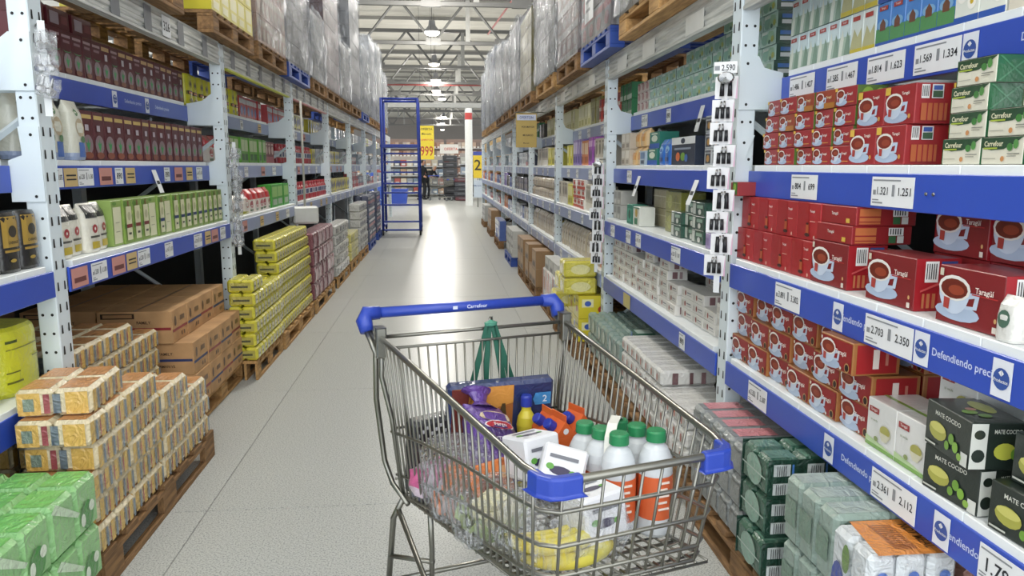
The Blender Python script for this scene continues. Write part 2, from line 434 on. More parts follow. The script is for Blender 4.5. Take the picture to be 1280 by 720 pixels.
for sx in (-6.0, 6.0):
    for yy in (2, 12, 22, 34, 48, 64):
        o = dup(l0, (sx*1.2, yy, 7.61), label='round high bay lamp over the neighbouring %s aisle' % ('left' if sx < 0 else 'right'), group='high bay lamps of the neighbouring aisles')
        for c in o.children:
            if c.type == 'LIGHT': bpy.data.objects.remove(c)
        ld = bpy.data.lights.new('lamp_light', 'POINT'); ld.energy = LAMP_W; ld.shadow_soft_size = .25; ld.color = (1.0, .965, .90)
        ob('lamp_light', ld, o, (0, 0, -.46))

# ================================================================ RACKS
def post_mesh(side, zb):
    mb = MB(); x0, x1 = (0, .075) if side > 0 else (-.075, 0); H_ = zb+.146
    mb.cbox((x0, -.05, 0), (x1, .05, H_), RACK, .004)
    xf = -.001 if side > 0 else .001
    z = .08
    while z < H_-.05:
        for yy in (-.026, .026):
            mb.poly([(xf, yy-.007, z), (xf, yy+.007, z), (xf, yy+.005, z+.034), (xf, yy-.005, z+.034)], DARK)  # slots are dark polygons, shade of the openings painted on the solid post
        z += .085
    z = .1
    while z < H_-.05:
        for xx in (.02, .055):
            xq = xx*side; N = 8
            mb.poly([(xq+.006*math.cos(2*PI*k/N), -.0512, z+.006*math.sin(2*PI*k/N)) for k in range(N)], DARK)  # round holes likewise painted dark, not cut through
        z += .075
    return mb.mesh('front_post')
def bracket(side, xs, x0, zlo, zhi, zr):
    """side arm plate that carries a set-back shelf, in the plane of the upright"""
    mb = MB(); s_ = side
    pr = [(x0, zlo), (xs, zlo), (xs, zr), (x0+s_*.10*(abs(xs-x0)/.18), zr+.02), (x0+s_*.075, zhi), (x0, zhi)]
    for yy in (-.054, .054):
        a = [(x, yy-.003, z) for x, z in pr]; b = [(x, yy+.003, z) for x, z in pr]; n = len(pr)
        f = [tuple(range(n)), tuple(reversed(range(n, 2*n)))]+[(i, (i+1) % n, n+(i+1) % n, n+i) for i in range(n)]
        mb.add(a+b, f, RACK)
        for z in (zlo+.02, zhi-.03):
            mb.poly([(x0+s_*.03+.006*math.cos(k*PI/4), yy-.0045, z+.006*math.sin(k*PI/4)) for k in range(8)], DARK)
    return mb.mesh('shelf_arm')
pmesh = {s: post_mesh(s, ZB[s]) for s in (1, -1)}
rear = {s: MB().box((1.02*s-.03, -.04, 0), (1.02*s+.03, .04, ZB[s]+.1), RACK).mesh('rear_post') for s in (1, -1)}
brc = {s: MB().tube([(.05*s, 0, .3), (1.0*s, 0, 1.0)], .014, RACK, 4).tube([(1.0*s, 0, 1.0), (.05*s, 0, 1.7)], .014, RACK, 4).mesh('bracing') for s in (1, -1)}
arm1 = {s: bracket(s, XS[s][1]-XP[s], 0, ZS[s][1]-.15, ZS[s][1]+.06, ZS[s][1]-.005) for s in (1, -1)}
arm2 = {s: bracket(s, XS[s][2]-XP[s], 0, ZS[s][2]-.16, ZS[s][2]+.12, ZS[s][2]-.005) for s in (1, -1)}
foot = {s: MB().box((-.02*s, -.07, 0), (.11*s, .07, .008), RACK).mesh('foot_plate') for s in (1, -1)}
for s in (1, -1):
    for k, y in enumerate(POSTY):
        t = thing('rack_upright', 'white perforated rack upright, %s along the %s rack' % (ORD[k], 'right' if s > 0 else 'left'), 'rack upright', (XP[s], y, 0), group='rack uprights')
        ob('front_post', pmesh[s], t); ob('rear_post', rear[s], t); ob('bracing', brc[s], t); ob('foot_plate', foot[s], t)
        ob('shelf_arm', arm1[s], t); ob('shelf_arm', arm2[s], t)

# long top beams with pressed ridges, stickers
def beam_mesh(s, L):
    mb = MB(); pr = []
    zs = [0, .012, .02, .035, .043, .06, .068, .085, .093, .11, .118, .135, .15]
    xs = [0, 0, .006, .006, 0, 0, .006, .006, 0, 0, .006, .006, 0]
    pts = [(x*s, z) for x, z in zip(xs, zs)]+[(.05*s, .15), (.05*s, 0)]
    a = [(x, -L/2, z) for x, z in pts]; b = [(x, L/2, z) for x, z in pts]; n = len(pts)
    mb.add(a+b, [tuple(range(n)), tuple(reversed(range(n, 2*n)))]+[(i, (i+1) % n, n+(i+1) % n, n+i) for i in range(n)], GALV)
    return mb.mesh('beam')
bm_ = {s: beam_mesh(s, PITCH-.11) for s in (1, -1)}
rb_ = {s: MB().box((1.0*s-.03, -1.17, 0), (1.0*s+.03, 1.17, .12), GALV).mesh('rear_beam') for s in (1, -1)}
for s in (1, -1):
    for k in range(BAYS):
        y = (POSTY[k]+POSTY[k+1])/2
        t = thing('rack_beam', 'galvanised ridged pallet beam over the %s %s bay' % (ORD[k], 'right' if s > 0 else 'left'), 'beam', (XP[s], y, ZB[s]), group='pallet beams')
        ob('beam', bm_[s], t); ob('rear_beam', rb_[s], t)
        if k < 4:
            stm = M('85878a', .6) if s < 0 else M('d8d8d4', .6)
            for dy in ((-.95, -.5, -.1, .4, .85) if s < 0 else (-.7, .1, .75)):
                ww = .05 if s < 0 else .13
                ob('sticker', MB().box((-.0022*s, dy-ww, .012), (-.0008*s, dy+ww, .138 if s < 0 else .10), stm), t)
            if s < 0 and k == 1:
                nb = MB().box((.0008, .105, .02), (.0022, .23, .13), TAG); nb.text('326', (.003, .167, .075), (0, 1, 0), (0, 0, 1), .05, INK)
                ob('number_sticker', nb, t)
        if s < 0 and k in (2, 3): ob('yellow_edge', MB().box((.001, -1.1, -.012), (-.03, 1.1, -.0005), M('c9d04a' if k == 2 else 'c98a8a', .5)), t)

# ---- shelves
PL = .205
dpan = {s: MB().cbox((0, -PL/2+.0012, -.03), ((DEPTH-.24)*s, PL/2-.0012, 0) if s > 0 else (0, PL/2-.0012, 0), WHITE, .002).mesh('deck_panel') for s in (1,)}
dpan[-1] = MB().cbox((-(DEPTH-.24), -PL/2+.0012, -.03), (0, PL/2-.0012, 0), WHITE, .002).mesh('deck_panel')
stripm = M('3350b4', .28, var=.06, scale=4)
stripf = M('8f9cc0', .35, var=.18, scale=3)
def price_tag(wd, ht, a=None, b=None, big=False):
    mb = MB(); n_ = Vector((0, -1, 0))
    mb.box((-wd/2, -.0012, -ht/2), (wd/2, 0, ht/2), TAG)
    g = M('8a8d92', .6, var=0)
    e = -.0022
    mb.poly([(-wd*.46, e, ht*.36), (wd*.2, e, ht*.36), (wd*.2, e, ht*.41), (-wd*.46, e, ht*.41)], g)
    mb.poly([(-wd*.46, e, -ht*.41), (-wd*.2, e, -ht*.41), (-wd*.2, e, -ht*.36), (-wd*.46, e, -ht*.36)], g)
    mb.poly([(-wd*.46, e, -ht*.31), (-wd*.3, e, -ht*.31), (-wd*.3, e, -ht*.27), (-wd*.46, e, -ht*.27)], g)
    if a and b:
        mb.text(a, (-wd*.22, e, ht*.02), (1, 0, 0), (0, 0, 1), ht*.27, INK, wd*.26)
        mb.text(b, (wd*.3, e, ht*.02), (1, 0, 0), (0, 0, 1), ht*.27, INK, wd*.28)
        mb.poly([(-wd*.45, e, -.01), (-wd*.38, e, -.01), (-wd*.38, e, .004), (-wd*.45, e, .004)], g)
        mb.poly([(wd*.01, e, -.012), (wd*.07, e, -.012), (wd*.07, e, .02), (wd*.01, e, .02)], g)
    elif a:
        mb.text(a, (0, e, 0), (1, 0, 0), (0, 0, 1), ht*.4, INK, wd*.7)
    return mb.mesh('price_tag')
def emblem():
    mb = MB(); mb.box((-.029, -.001, -.042), (.029, 0, .042), M('dfe3ec', .4)); N = 16
    mb.poly([(.024*math.cos(2*PI*k/N), -.002, .024*math.sin(2*PI*k/N)) for k in range(N)], M('35539c', .4))
    mb.text('Productos', (0, -.003, -.004), (1, 0, 0), (0, 0, 1), .008, TAG, .042)
    mb.poly([(-.008, -.003, .013), (0, -.003, .006), (0, -.003, .02)], TAG); mb.poly([(.008, -.003, .013), (0.001, -.003, .02), (.001, -.003, .006)], TAG)
    return mb.mesh('emblem_card')
EMB = emblem()
slog = MB().text('Defendiendo precios', (0, 0, 0), (1, 0, 0), (0, 0, 1), .026, M('c9d3ee', .4)).mesh('slogan_lettering')
blank = [price_tag(.15, .08, '1.230', '1.130'), price_tag(.12, .08, '1.145', '1.075'), price_tag(.09, .08, '890')]
coral = MB().box((-.07, -.001, -.04), (.07, 0, .04), M('c98f86', .5)).box((-.05, -.002, -.02), (.05, -.001, 0), M('6b3a3a', .5)).mesh('promo_card')
tan = MB().box((-.06, -.001, -.04), (.06, 0, .04), M('cdb27c', .5)).box((-.04, -.002, .005), (.045, -.001, .012), INK).box((-.04, -.002, -.012), (.045, -.001, -.006), INK).mesh('promo_card')
STRIPS = {}
def shelf(s, bay, n):
    y0, y1 = POSTY[bay-1]+.060, POSTY[bay]-.060
    y = (y0+y1)/2; L = y1-y0
    t = thing('shelf', 'white shelf with price strip, %s' % where(s, bay, n), 'shelf', (XS[s][n], y, ZS[s][n]), group='rack shelves')
    if bay <= 4:
        np_ = int(L/PL); off = (L-np_*PL)/2
        for k in range(np_): ob('deck_panel', dpan[s], t, (0, -L/2+off+PL*(k+.5), -.0005))
    else:
        a, b = (0, DEPTH-.24) if s > 0 else (-(DEPTH-.24), 0)
        ob('deck', MB().box((a, -L/2, -.03), (b, L/2, -.0005), WHITE), t)
    xa, xb = (-.006, .004) if s > 0 else (-.004, .006)
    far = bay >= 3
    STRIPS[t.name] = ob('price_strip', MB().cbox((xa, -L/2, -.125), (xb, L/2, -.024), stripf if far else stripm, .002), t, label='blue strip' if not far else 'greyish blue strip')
    sb = MB().box((.02*s, -L/2, -.12), (.055*s, L/2, -.031), RACK); sb.box(((DEPTH-.32)*s, -L/2, -.12), ((DEPTH-.27)*s, L/2, -.031), RACK)
    ob('support_beam', sb, t)
    if (s, bay, n) in ((-1, 2, 3), (1, 2, 1), (-1, 2, 1)):
        ob('brace', MB().tube([(.06*s, L/2-.5, -.14), (.75*s, L/2-.02, -.30)], .012, RACK, 4), t)
    return t
def on_strip(t, me, name, y, dz=-.075, out=.008, tilt=0):
    """fix a card to the shelf strip at world y"""
    s = 1 if t.location.x > 0 else -1
    return ob(name, me, STRIPS[t.name], (-(out)*s, y-t.location.y, dz), rot=(tilt, 0, -PI/2 if s > 0 else PI/2))
SHELF = {}
for s in (1, -1):
    for b in range(1, BAYS+1):
        for n in (1, 2, 3, 4):
            if s < 0 and n == 4 and b != 1: continue
            if b == 1 and s < 0 and n == 1: pass
            SHELF[(s, b, n)] = shelf(s, b, n)

# ================================================================ SHELF CARDS
Tn = lambda s, b, n: SHELF[(s, b, n)]
def tagat(s, b, n, y, wd, a=None, b2=None, ht=.083): on_strip(Tn(s, b, n), price_tag(wd, ht, a, b2), 'price_tag', y)
for y, a, b in ((2.84, '1.486', '1.427'), (2.55, '1.585', '1.467'), (2.29, '1.814', '1.623'), (2.045, '1.569', '1.334')): tagat(1, 1, 1, y, .2, a, b)
tagat(1, 1, 2, 2.53, .19, '804', '699'); tagat(1, 1, 2, 2.01, .2, '1.321', '1.251')
tagat(1, 1, 3, 2.48, .19, '3.891', '3.302'); tagat(1, 1, 3, 1.88, .22, '2.703', '2.350')
tagat(1, 1, 4, 2.68, .17, '2.351', '2.107'); tagat(1, 1, 4, 1.80, .2, '2.361', '2.112'); tagat(1, 1, 4, 1.40, .14, '1.790')
for b, n, y in ((1, 1, 1.91), (1, 3, 2.14), (1, 3, 1.735), (1, 3, 1.46), (1, 4, 2.14), (1, 4, 1.60)): on_strip(Tn(1, b, n), EMB, 'emblem_card', y)
for b, n, y in ((1, 1, 1.62), (1, 3, 1.58), (1, 3, 2.035), (1, 4, 1.50), (1, 4, 1.95)): on_strip(Tn(1, b, n), slog, 'slogan_lettering', y, out=.0068)
for y in (1.86, 1.83): on_strip(Tn(1, 1, 2), MB().lathe([(.005, 0), (.004, .003), (.001, .004)], STEEL, 8).mesh('bolt'), 'bolt', y, tilt=PI/2)
for n, ys in {1: ((5.1, 0), (4.55, 2)), 2: ((5.0, 1),), 3: ((5.2, 1), (4.75, 1), (4.5, 1), (3.75, 0)), 4: ((3.6, 2),)}.items():
    for y, k in ys: on_strip(Tn(1, 2, n), blank[k], 'price_tag', y)
on_strip(Tn(1, 2, 4), MB().box((-.09, -.001, -.045), (.09, 0, .045), M('c8b978', .5)).mesh('promo_card'), 'promo_card', 4.75)
# tags hanging off the strips on flaps
flap = MB().box((-.03, -.002, -.10), (.03, 0, .04), TAG).box((-.022, -.003, -.05), (.02, -.002, -.03), INK).mesh('hanging_tag')
for b, n, y, t_ in ((2, 1, 3.95, .25), (2, 2, 4.75, .3), (2, 2, 3.65, .35)): on_strip(Tn(1, b, n), flap, 'hanging_tag', y, dz=-.10, out=.014, tilt=-t_)
for y, k in ((5.0, 0), (4.3, 1), (3.62, 0)): on_strip(Tn(-1, 2, 1), EMB, 'emblem_card', y) if k else on_strip(Tn(-1, 2, 1), slog, 'slogan_lettering', y, out=.0068)
on_strip(Tn(-1, 2, 1), EMB, 'emblem_card', 4.75); on_strip(Tn(-1, 2, 1), slog, 'slogan_lettering', 4.55, out=.0068)
for y, k in ((3.35, 'b1'), (3.48, 't'), (3.62, 'b0'), (3.83, 'c'), (3.98, 'b2'), (4.12, 't'), (4.65, 'b2'), (4.85, 'c'), (5.05, 't'), (5.25, 'b1')):
    on_strip(Tn(-1, 2, 2), {'b': blank[int(k[1])] if k[0] == 'b' else None, 't': tan, 'c': coral}[k[0]], 'price_tag' if k[0] == 'b' else 'promo_card', y)
on_strip(Tn(-1, 2, 2), flap, 'hanging_tag', 4.45, dz=-.08, out=.014, tilt=-.3)
for y, k in ((3.22, 'c'), (3.40, 'b0'), (3.60, 'c'), (3.75, 't'), (3.90, 'b0'), (4.25, 'b1'), (4.75, 'b0'), (4.95, 't'), (5.1, 'c'), (5.28, 'b1')):
    on_strip(Tn(-1, 2, 3), {'b': blank[int(k[1])] if k[0] == 'b' else None, 't': tan, 'c': coral}[k[0]], 'price_tag' if k[0] == 'b' else 'promo_card', y)
on_strip(Tn(-1, 1, 4), blank[0], 'price_tag', 2.82)
for s in (1, -1):
    for b in range(3, 7):
        for n in (1, 2, 3, 4):
            if (s, b, n) not in SHELF: continue
            for q in range(4): on_strip(SHELF[(s, b, n)], random.choice(blank+[tan, coral] if s < 0 else blank), 'price_tag', POSTY[b-1]+.25+q*.55+random.uniform(0, .2))

# ================================================================ PRODUCTS
class Kd:
    def __init__(s, name, cat, me, w, d, h): s.name, s.cat, s.me, s.w, s.d, s.h = name, cat, me, w, d, h
def put(k, s, X, Y, Z, label, group=None, yaw=0.0, rot=None):
    """stand a product with its front at aisle-side plane X, centred at Y, on height Z"""
    rz = (-PI/2 if s > 0 else PI/2)+yaw
    return ob(k.name, k.me, None, (X+s*k.d/2, Y, Z+.0008), rz, label, k.cat, group, rot=rot)
def block(k, s, X, ya, ncol, nrow, Z, label, group, gap=.003, jx=.006, jy=.001, yaw=.012, skip=(), ndep=1):
    for r in range(nrow):
        for c in range(ncol):
            if (c, r) in skip: continue
            for q in range(ndep):
                put(k, s, X+s*(random.uniform(0, jx)+q*(k.d+.008)), ya+(k.w+gap)*(c+.5)+random.uniform(-jy, jy), Z+r*(k.h+.0015), label, group, random.uniform(-yaw, yaw))
def mkbox(name, cat, w, d, h, base, spec=(), **kw): return Kd(name, cat, carton(w, d, h, base, spec, **kw), w, d, h)
def mkbag(name, cat, w, d, h, base, bands=(), shapes=(), **kw): return Kd(name, cat, pouch(w, d, h, base, bands, shapes, **kw), w, d, h)
Z = ZS; R, Lf = 1, -1

# ---- right rack, nearest bay ------------------------------------------------
RD = '982a2e'
tea_s = mkbox('tea_box', 'tea box', .130, .10, .0605, RD, cup(2.15, .26, .45, .8)+[('F', 'r', .02, .80, .14, .97, 'd9b54a'), ('F', 't', 'Taragüí', .72, .58, .17, 'ece4dc', .42), ('F', 'r', .62, .16, .92, .2, 'c99a4a'), ('R', 'r', 0, 0, 1, 1, '4d6b2c'), ('R', 'e', .35, .5, .2, .4, '7da23c'), ('R', 'e', .75, .5, .18, .35, '94b552')])
tea_o = mkbox('tea_box', 'tea box', .130, .10, .0605, '93402a', cup(2.15, .26, .45, .8)+[('F', 't', 'Taragüí', .72, .58, .17, 'ecd9a8', .42), ('F', 'r', .5, .0, 1, .3, 'a8702c'), ('R', 'r', 0, 0, 1, 1, '4d6b2c')])
tea_m = mkbox('tea_box', 'tea box', .145, .13, .110, RD, cup(1.32, .34, .42, .72)+[('F', 'r', .05, .78, .22, .97, 'd9b54a'), ('F', 't', 'Taragüí', .72, .77, .1, 'ece4dc', .44), ('F', 'e', .88, .2, .04, .06, 'c9964a')]
              + barcode('R', .12, .62, .3, .96)+[('R', 'r', .34, .62, .6, .96, 'd5d8d8'), ('R', 'r', .37, .82, .57, .93, '3a5aa0'), ('R', 'r', .36, .64, .58, .8, '3c5a44'), ('R', 'r', .12, .08, .7, .5, 'b0603a')]+[('R', 'r', .12+.12*k, .08, .15+.12*k, .52, RD) for k in range(1, 5)])
LB = where(1, 1, 2)
row_y = [3.005-.130*5, 3.0-.131*5, 3.015-.130*5, 3.02-.131*5]
for r in range(4):
    for c in range(5):
        k = tea_o if (r, c) in ((3, 1), (3, 2), (2, 3)) else tea_s
        put(k, 1, 1.285+random.uniform(0, .012), 2.985-.1315*(4.5-c)+(-.006, .004, .0, -.004)[r]+.065-.09, Z[1][2]+r*.062,
            'small %s tea box with cup, %s' % ('red' if k is tea_s else 'orange-brown', LB), 'small tea boxes on the near right shelf', random.uniform(-.05, .03))
YM = 2.30
for r in range(2):
    for c in range(2): put(tea_m, 1, 1.283+r*.012, 2.235-.146*c-r*.012, Z[1][2]+r*.1115, 'red tea box with tall cup, %s middle pair, %s' % (('lower', 'upper')[r], LB), 'mid-size red tea boxes')
    put(tea_m, 1, 1.395, 1.928-r*.006, Z[1][2]+r*.1115, 'red tea box half hidden behind the white and green boxes, %s' % ('lower', 'upper')[r], 'mid-size red tea boxes')
for c in range(4):
    put(tea_s, 1, 1.41, 2.24-.135*c, Z[1][2]+.001, 'red tea box in the hidden back row, second near right shelf', 'back row tea boxes')
carre = mkbox('herbal_tea_box', 'tea box', .134, .085, .0625, 'd8d5c4', [('F', 'p', [(0, .98), (0, .62), (.25, .52), (.55, .55), (.8, .75), (1, .98)], '24462d'), ('F', 't', 'Carrefour', .3, .76, .2, 'efe9c8', .46), ('F', 'r', .06, .56, .4, .62, '9fb03f'),
              ('F', 'e', .7, .62, .07, .14, '3f7a3a'), ('F', 'e', .84, .72, .06, .17, '4f8a44'), ('F', 'e', .55, .2, .045, .1, 'c58a55'), ('F', 'r', .66, .36, .95, .40, '8a8a80'), ('F', 'r', .66, .28, .88, .31, '8a8a80'), ('F', 'r', .08, .2, .4, .23, 'a9a79a'),
              ('R', 'r', 0, 0, 1, 1, '2c6a43'), ('R', 'p', [(.05, .05), (.12, .05), (.98, .95), (.9, .95)], '4d8a63'), ('R', 'p', [(.9, .05), (.98, .05), (.12, .95), (.05, .95)], '4d8a63'), ('T', 'r', 0, 0, 1, 1, '2a4f35')], wrap=.08)
for r in range(4):
    ys = (1.775, 1.635, 1.495) if r < 2 else (1.772, 1.53)
    for c, y in enumerate(ys): put(carre, 1, 1.278+.004*r, y+(-.006 if r % 2 else .004), Z[1][2]+r*.0635, 'cream and dark green tea box, %s tier, %s' % (('bottom', 'second', 'third', 'top')[r], LB), 'cream and green tea boxes', random.uniform(-.03, .03))

LB = where(1, 1, 1)
wheat = mkbox('cereal_carton', 'carton', .0745, .11, .134, 'cfe2e6', [('F', 'r', .0, .0, 1, .5, 'a8bfae'), ('F', 'p', [(0, .0), (.3, .0), (.45, .45), (.3, .7), (.1, .4)], 'dfe6da'), ('F', 'p', [(.5, .0), (1, 0), (.95, .4), (.75, .62), (.6, .3)], '7d9a86'), ('F', 'r', .15, .80, .75, .91, 'b23c34'), ('F', 't', 'Taragüí', .45, .855, .06, 'f0e8e4', .5), ('T', 'r', 0, 0, 1, 1, '7d9a7a')], wrap=.06)
wheat2 = mkbox('cereal_carton', 'carton', .0745, .11, .134, 'd9e4e2', [('F', 'r', 0, 0, 1, .12, 'cdbb3c'), ('F', 'p', [(0, .12), (1, .12), (.9, .6), (.6, .4), (.3, .62)], 'b8b78a'), ('F', 'r', .15, .80, .75, .91, 'b23c34')], wrap=.06)
bluec = mkbox('cereal_carton', 'carton', .0745, .11, .134, '4484d0', [('F', 'r', 0, .08, 1, .42, '4f8f58'), ('F', 'r', 0, 0, 1, .10, '2a55b0'), ('F', 'e', .5, .5, .4, .12, '7fb0da'), ('F', 'p', [(.3, .36), (.7, .36), (.7, .52), (.5, .64), (.3, .52)], '6b4030'), ('F', 'r', .2, .82, .8, .92, 'b23c34'), ('F', 't', 'Taragüí', .5, .87, .06, 'f0e8e4', .5)], wrap=.06)
daisy = mkbox('cereal_carton', 'carton', .095, .11, .13, 'e2e5dc', [('F', 'r', 0, 0, 1, .16, '2f56a8'), ('F', 'e', .3, .6, .2, .18, 'f4f2ea'), ('F', 'e', .3, .6, .08, .07, 'd6b83a'), ('F', 'e', .72, .42, .18, .16, 'f4f2ea'), ('F', 'e', .72, .42, .07, .06, 'd6b83a'), ('F', 'r', .6, .7, .95, .95, 'd8c850')])
beige = mkbox('cereal_carton', 'carton', .19, .11, .13, 'd6cfc0', [('F', 't', 'Carrefour', .5, .75, .1, '8a8478', .6), ('F', 'e', .6, .35, .05, .1, 'b98a60')])
for r in range(2):
    for c in range(8): put(wheat2 if (c < 2) or (r == 1 and c < 3) else wheat, 1, 1.405, 2.415+.0765*(c+.5), Z[1][1]+r*.136, 'pale blue grain carton, %s row, %s' % (('lower', 'upper')[r], LB), 'pale blue grain cartons')
    for c in range(5): put(bluec, 1, 1.405, 2.03+.0765*(c+.5), Z[1][1]+r*.136, 'blue and green carton, %s row, %s' % (('lower', 'upper')[r], LB), 'bright blue cartons')
for c in range(2): put(daisy, 1, 1.402, 1.835+.097*(c+.5), Z[1][1], 'white daisy carton with blue foot, %s' % LB, 'daisy cartons')
put(beige, 1, 1.40, 1.73, Z[1][1], 'wide beige carton at the near end of the right top shelf')

LB = where(1, 1, 3)
teaT = mkbox('red_tea_carton', 'tea box', .160, .10, .126, 'a5262b', [('F', 'r', 0, 0, .5, 1, '9a2026'), ('F', 't', 'Taragüí', .66, .77, .08, 'efe2de', .34), ('F', 'r', .58, .5, .8, .52, 'd9b0a0'), ('F', 'r', .42, .16, .54, .44, 'b0542c'), ('F', 'e', .48, .14, .11, .05, '3a1a18'), ('F', 'e', .48, .44, .06, .03, '4a1c14'), ('F', 'e', .8, .1, .03, .05, 'd9b0a0'),
              ('R', 'r', .1, .8, .9, .95, '33181a'), ('R', 'p', [(.3, .85), (.5, 1), (.7, .85)], '6fa03a'), ('R', 'r', .2, .2, .8, .65, 'b83a36'), ('R', 'r', .5, .06, .85, .22, 'c9573a')])
for r in range(2):
    for c in range(4): put(teaT, 1, 1.225+.01*r, 2.375+.163*(c+.5)-r*.01, Z[1][3]+r*.1275, 'glossy red tea carton, %s row, %s' % (('lower', 'upper')[r], LB), 'upright red tea cartons')
leaf = mkbox('green_leaf_box', 'tea box', .07, .08, .055, '8f3232', [('F', 'r', .3, .1, 1, 1, '3f6a2c'), ('F', 'e', .65, .6, .2, .3, '86ad3e')])
put(leaf, 1, 1.178, 2.975, Z[1][3]+.2565, 'small box with green leaf print lying on red cartons near the upright')
flat = mkbox('flat_tea_box', 'tea box', .215, .19, .0565, '8f2428', [('F', 't', 'Taragüí', .42, .55, .22, 'ece4dc', .2), ('F', 'r', .74, .12, .84, .36, 'd4b04a'), ('R', 'r', .05, .1, .4, .92, 'bb6a3e'), ('R', 'r', .05, .45, .4, .52, '8f2428'), ('R', 'r', .05, .2, .4, .25, '8f2428')]+barcode('R', .6, .5, .85, .92)+[('R', 'r', .6, .1, .72, .48, '3c6a44'), ('R', 'r', .74, .1, .85, .48, 'dcdcd8')])
bigt = mkbox('big_tea_box', 'tea box', .215, .125, .138, '7c2125', cup(1.51, .27, .46, .74, tea='6a2418')+[('F', 'r', .03, .82, .09, .95, 'c9c2ae'), ('F', 't', 'Taragüí', .74, .66, .13, 'ece0d8', .36), ('F', 'r', .56, .585, .94, .605, 'b03030'), ('F', 'e', .93, .25, .02, .04, 'c9a06a'), ('F', 'r', .9, .05, .96, .15, 'd8d0c6')]
             + [('R', 'r', 0, 0, 1, 1, '9c2028')]+barcode('R', .2, .55, .5, .95)+[('R', 'r', .54, .72, .9, .95, '3a4f8a'), ('R', 'r', .54, .55, .9, .70, '3c5a44'), ('R', 'p', [(.1, .4), (.5, .55), (.9, .4), (.9, .36), (.5, .5), (.1, .36)], 'c05050'), ('R', 'r', .15, .06, .8, .34, 'b5704a')]+[('R', 'r', .2+.12*k, .06, .25+.12*k, .34, '9c2028') for k in range(5)])
for q, y in enumerate((2.272, 1.94, 1.625)): put(bigt, 1, 1.222, y, Z[1][3], 'big dark red tea box with cup, %s from the upright, front row' % ('first', 'second', 'third')[q], 'big red tea boxes', .02)
for r in range(2): put(flat, 1, 1.228+.01*r, 2.265, Z[1][3]+.1395+r*.0573, 'flat red tea box lying on the big tea box, %s of two' % ('lower', 'upper')[r], 'flat red tea boxes')
for y, q in ((1.875, 'left'), (1.655, 'right'), (1.43, 'farthest right')):
    put(bigt, 1, 1.375, y, Z[1][3], 'big dark red tea box in the hidden back row, %s' % q, 'big red tea boxes')
    put(bigt, 1, 1.37, y, Z[1][3]+.1395, 'big dark red tea box set back on the upper tier, %s one' % q, 'big red tea boxes', -.02)
put(mkbag('small_pouch', 'pouch', .06, .05, .1, 'd9d9d4', shapes=[('e', .5, .5, .3, .2, '4a6a5a')]), 1, 1.205, 1.49, Z[1][3], 'small white pouch standing at the near end of the right shelf')

LB = where(1, 1, 4)
teaC = mkbox('kraft_tea_box', 'tea box', .170, .15, .0965, 'a06a3c', [('F', 'r', .025, .05, .975, .95, '8e2024')]+cup(1.93, .27, .44, .86)+[('F', 't', 'Taragüí', .68, .58, .18, 'efe4dc', .34), ('F', 'e', .88, .2, .075, .15, 'b58a5a'), ('F', 'e', .88, .2, .055, .11, '2c1712'), ('F', 'r', .05, .82, .1, .92, 'd8cfc0'), ('F', 'e', .7, .13, .03, .05, 'd0d0cc'),
             ('R', 'r', .08, .06, .92, .94, '9c2226'), ('R', 'p', [(.42, .2), (.55, .2), (.55, .8), (.42, .8)], 'e8dcd4'), ('R', 'r', .68, .3, .74, .7, 'c07a6a'), ('T', 'r', .05, .05, .95, .95, '8a5a34')])
for r in range(3):
    for c in range(6):
        pop = (r == 2 and c == 0)
        put(teaC, 1, 1.165 if pop else 1.222+.006*r+(.014 if (c+r) % 3 == 0 else 0), 1.995+.172*(c+.5)+(-.0 if not pop else .01), Z[1][4]+r*.098, 'kraft-edged red tea box, %s tier, %s' % (('bottom', 'middle', 'top')[r], LB), 'kraft edged tea boxes', .05 if pop else random.uniform(-.02, .02))
    if r: put(teaC, 1, 1.39, 1.995+.09, Z[1][4]+r*.098, 'kraft-edged red tea box in the back row, %s tier, lowest near right shelf' % ('bottom', 'middle', 'top')[r], 'kraft edged tea boxes')
put(teaC, 1, 1.39, 2.10, Z[1][4], 'kraft-edged red tea box in the back row, bottom tier, lowest near right shelf', 'kraft edged tea boxes')
gtea = mkbox('green_tea_box', 'tea box', .138, .15, .140, 'dcdddb', [('F', 'r', 0, 0, 1, .08, '6f9f3c'), ('F', 'p', [(0, .08), (1, .08), (.6, .14), (0, .2)], 'b6cf9a'), ('F', 'r', .08, .72, .42, .84, '9a2a2c'), ('F', 't', 'Taragüí', .25, .78, .07, 'f2ece8', .28), ('F', 't', 'té verde', .28, .58, .05, '8e9a80', .26), ('F', 'e', .68, .42, .19, .15, 'c9c5a4'), ('F', 'e', .68, .46, .17, .1, 'a5a24e'), ('F', 'p', [(.5, .4), (.6, .24), (.76, .24), (.86, .4)], 'cfccb4'), ('F', 'e', .4, .22, .07, .05, '8a9a5c'),
             ('T', 'r', 0, .3, 1, .38, '7fae50'), ('R', 'r', 0, 0, 1, .08, '6f9f3c')], wrap=.1)
put(gtea, 1, 1.222, 1.925, Z[1][4], 'white tea box with green foot standing first after the red boxes')
put(gtea, 1, 1.222, 1.785, Z[1][4], 'white tea box with green foot next to the black boxes')
put(gtea, 1, 1.31, 1.75, Z[1][4]+.1415, 'white tea box with green foot on the upper tier under the shelf strip', yaw=.02)
put(gtea, 1, 1.375, 1.74, Z[1][4], 'white tea box with green foot in the hidden back row')
put(gtea, 1, 1.36, 1.50, Z[1][4]+.1415, 'white tea box with green foot on the upper tier at the picture edge')
put(gtea, 1, 1.365, 1.50, Z[1][4], 'white tea box in the back row behind the black boxes')
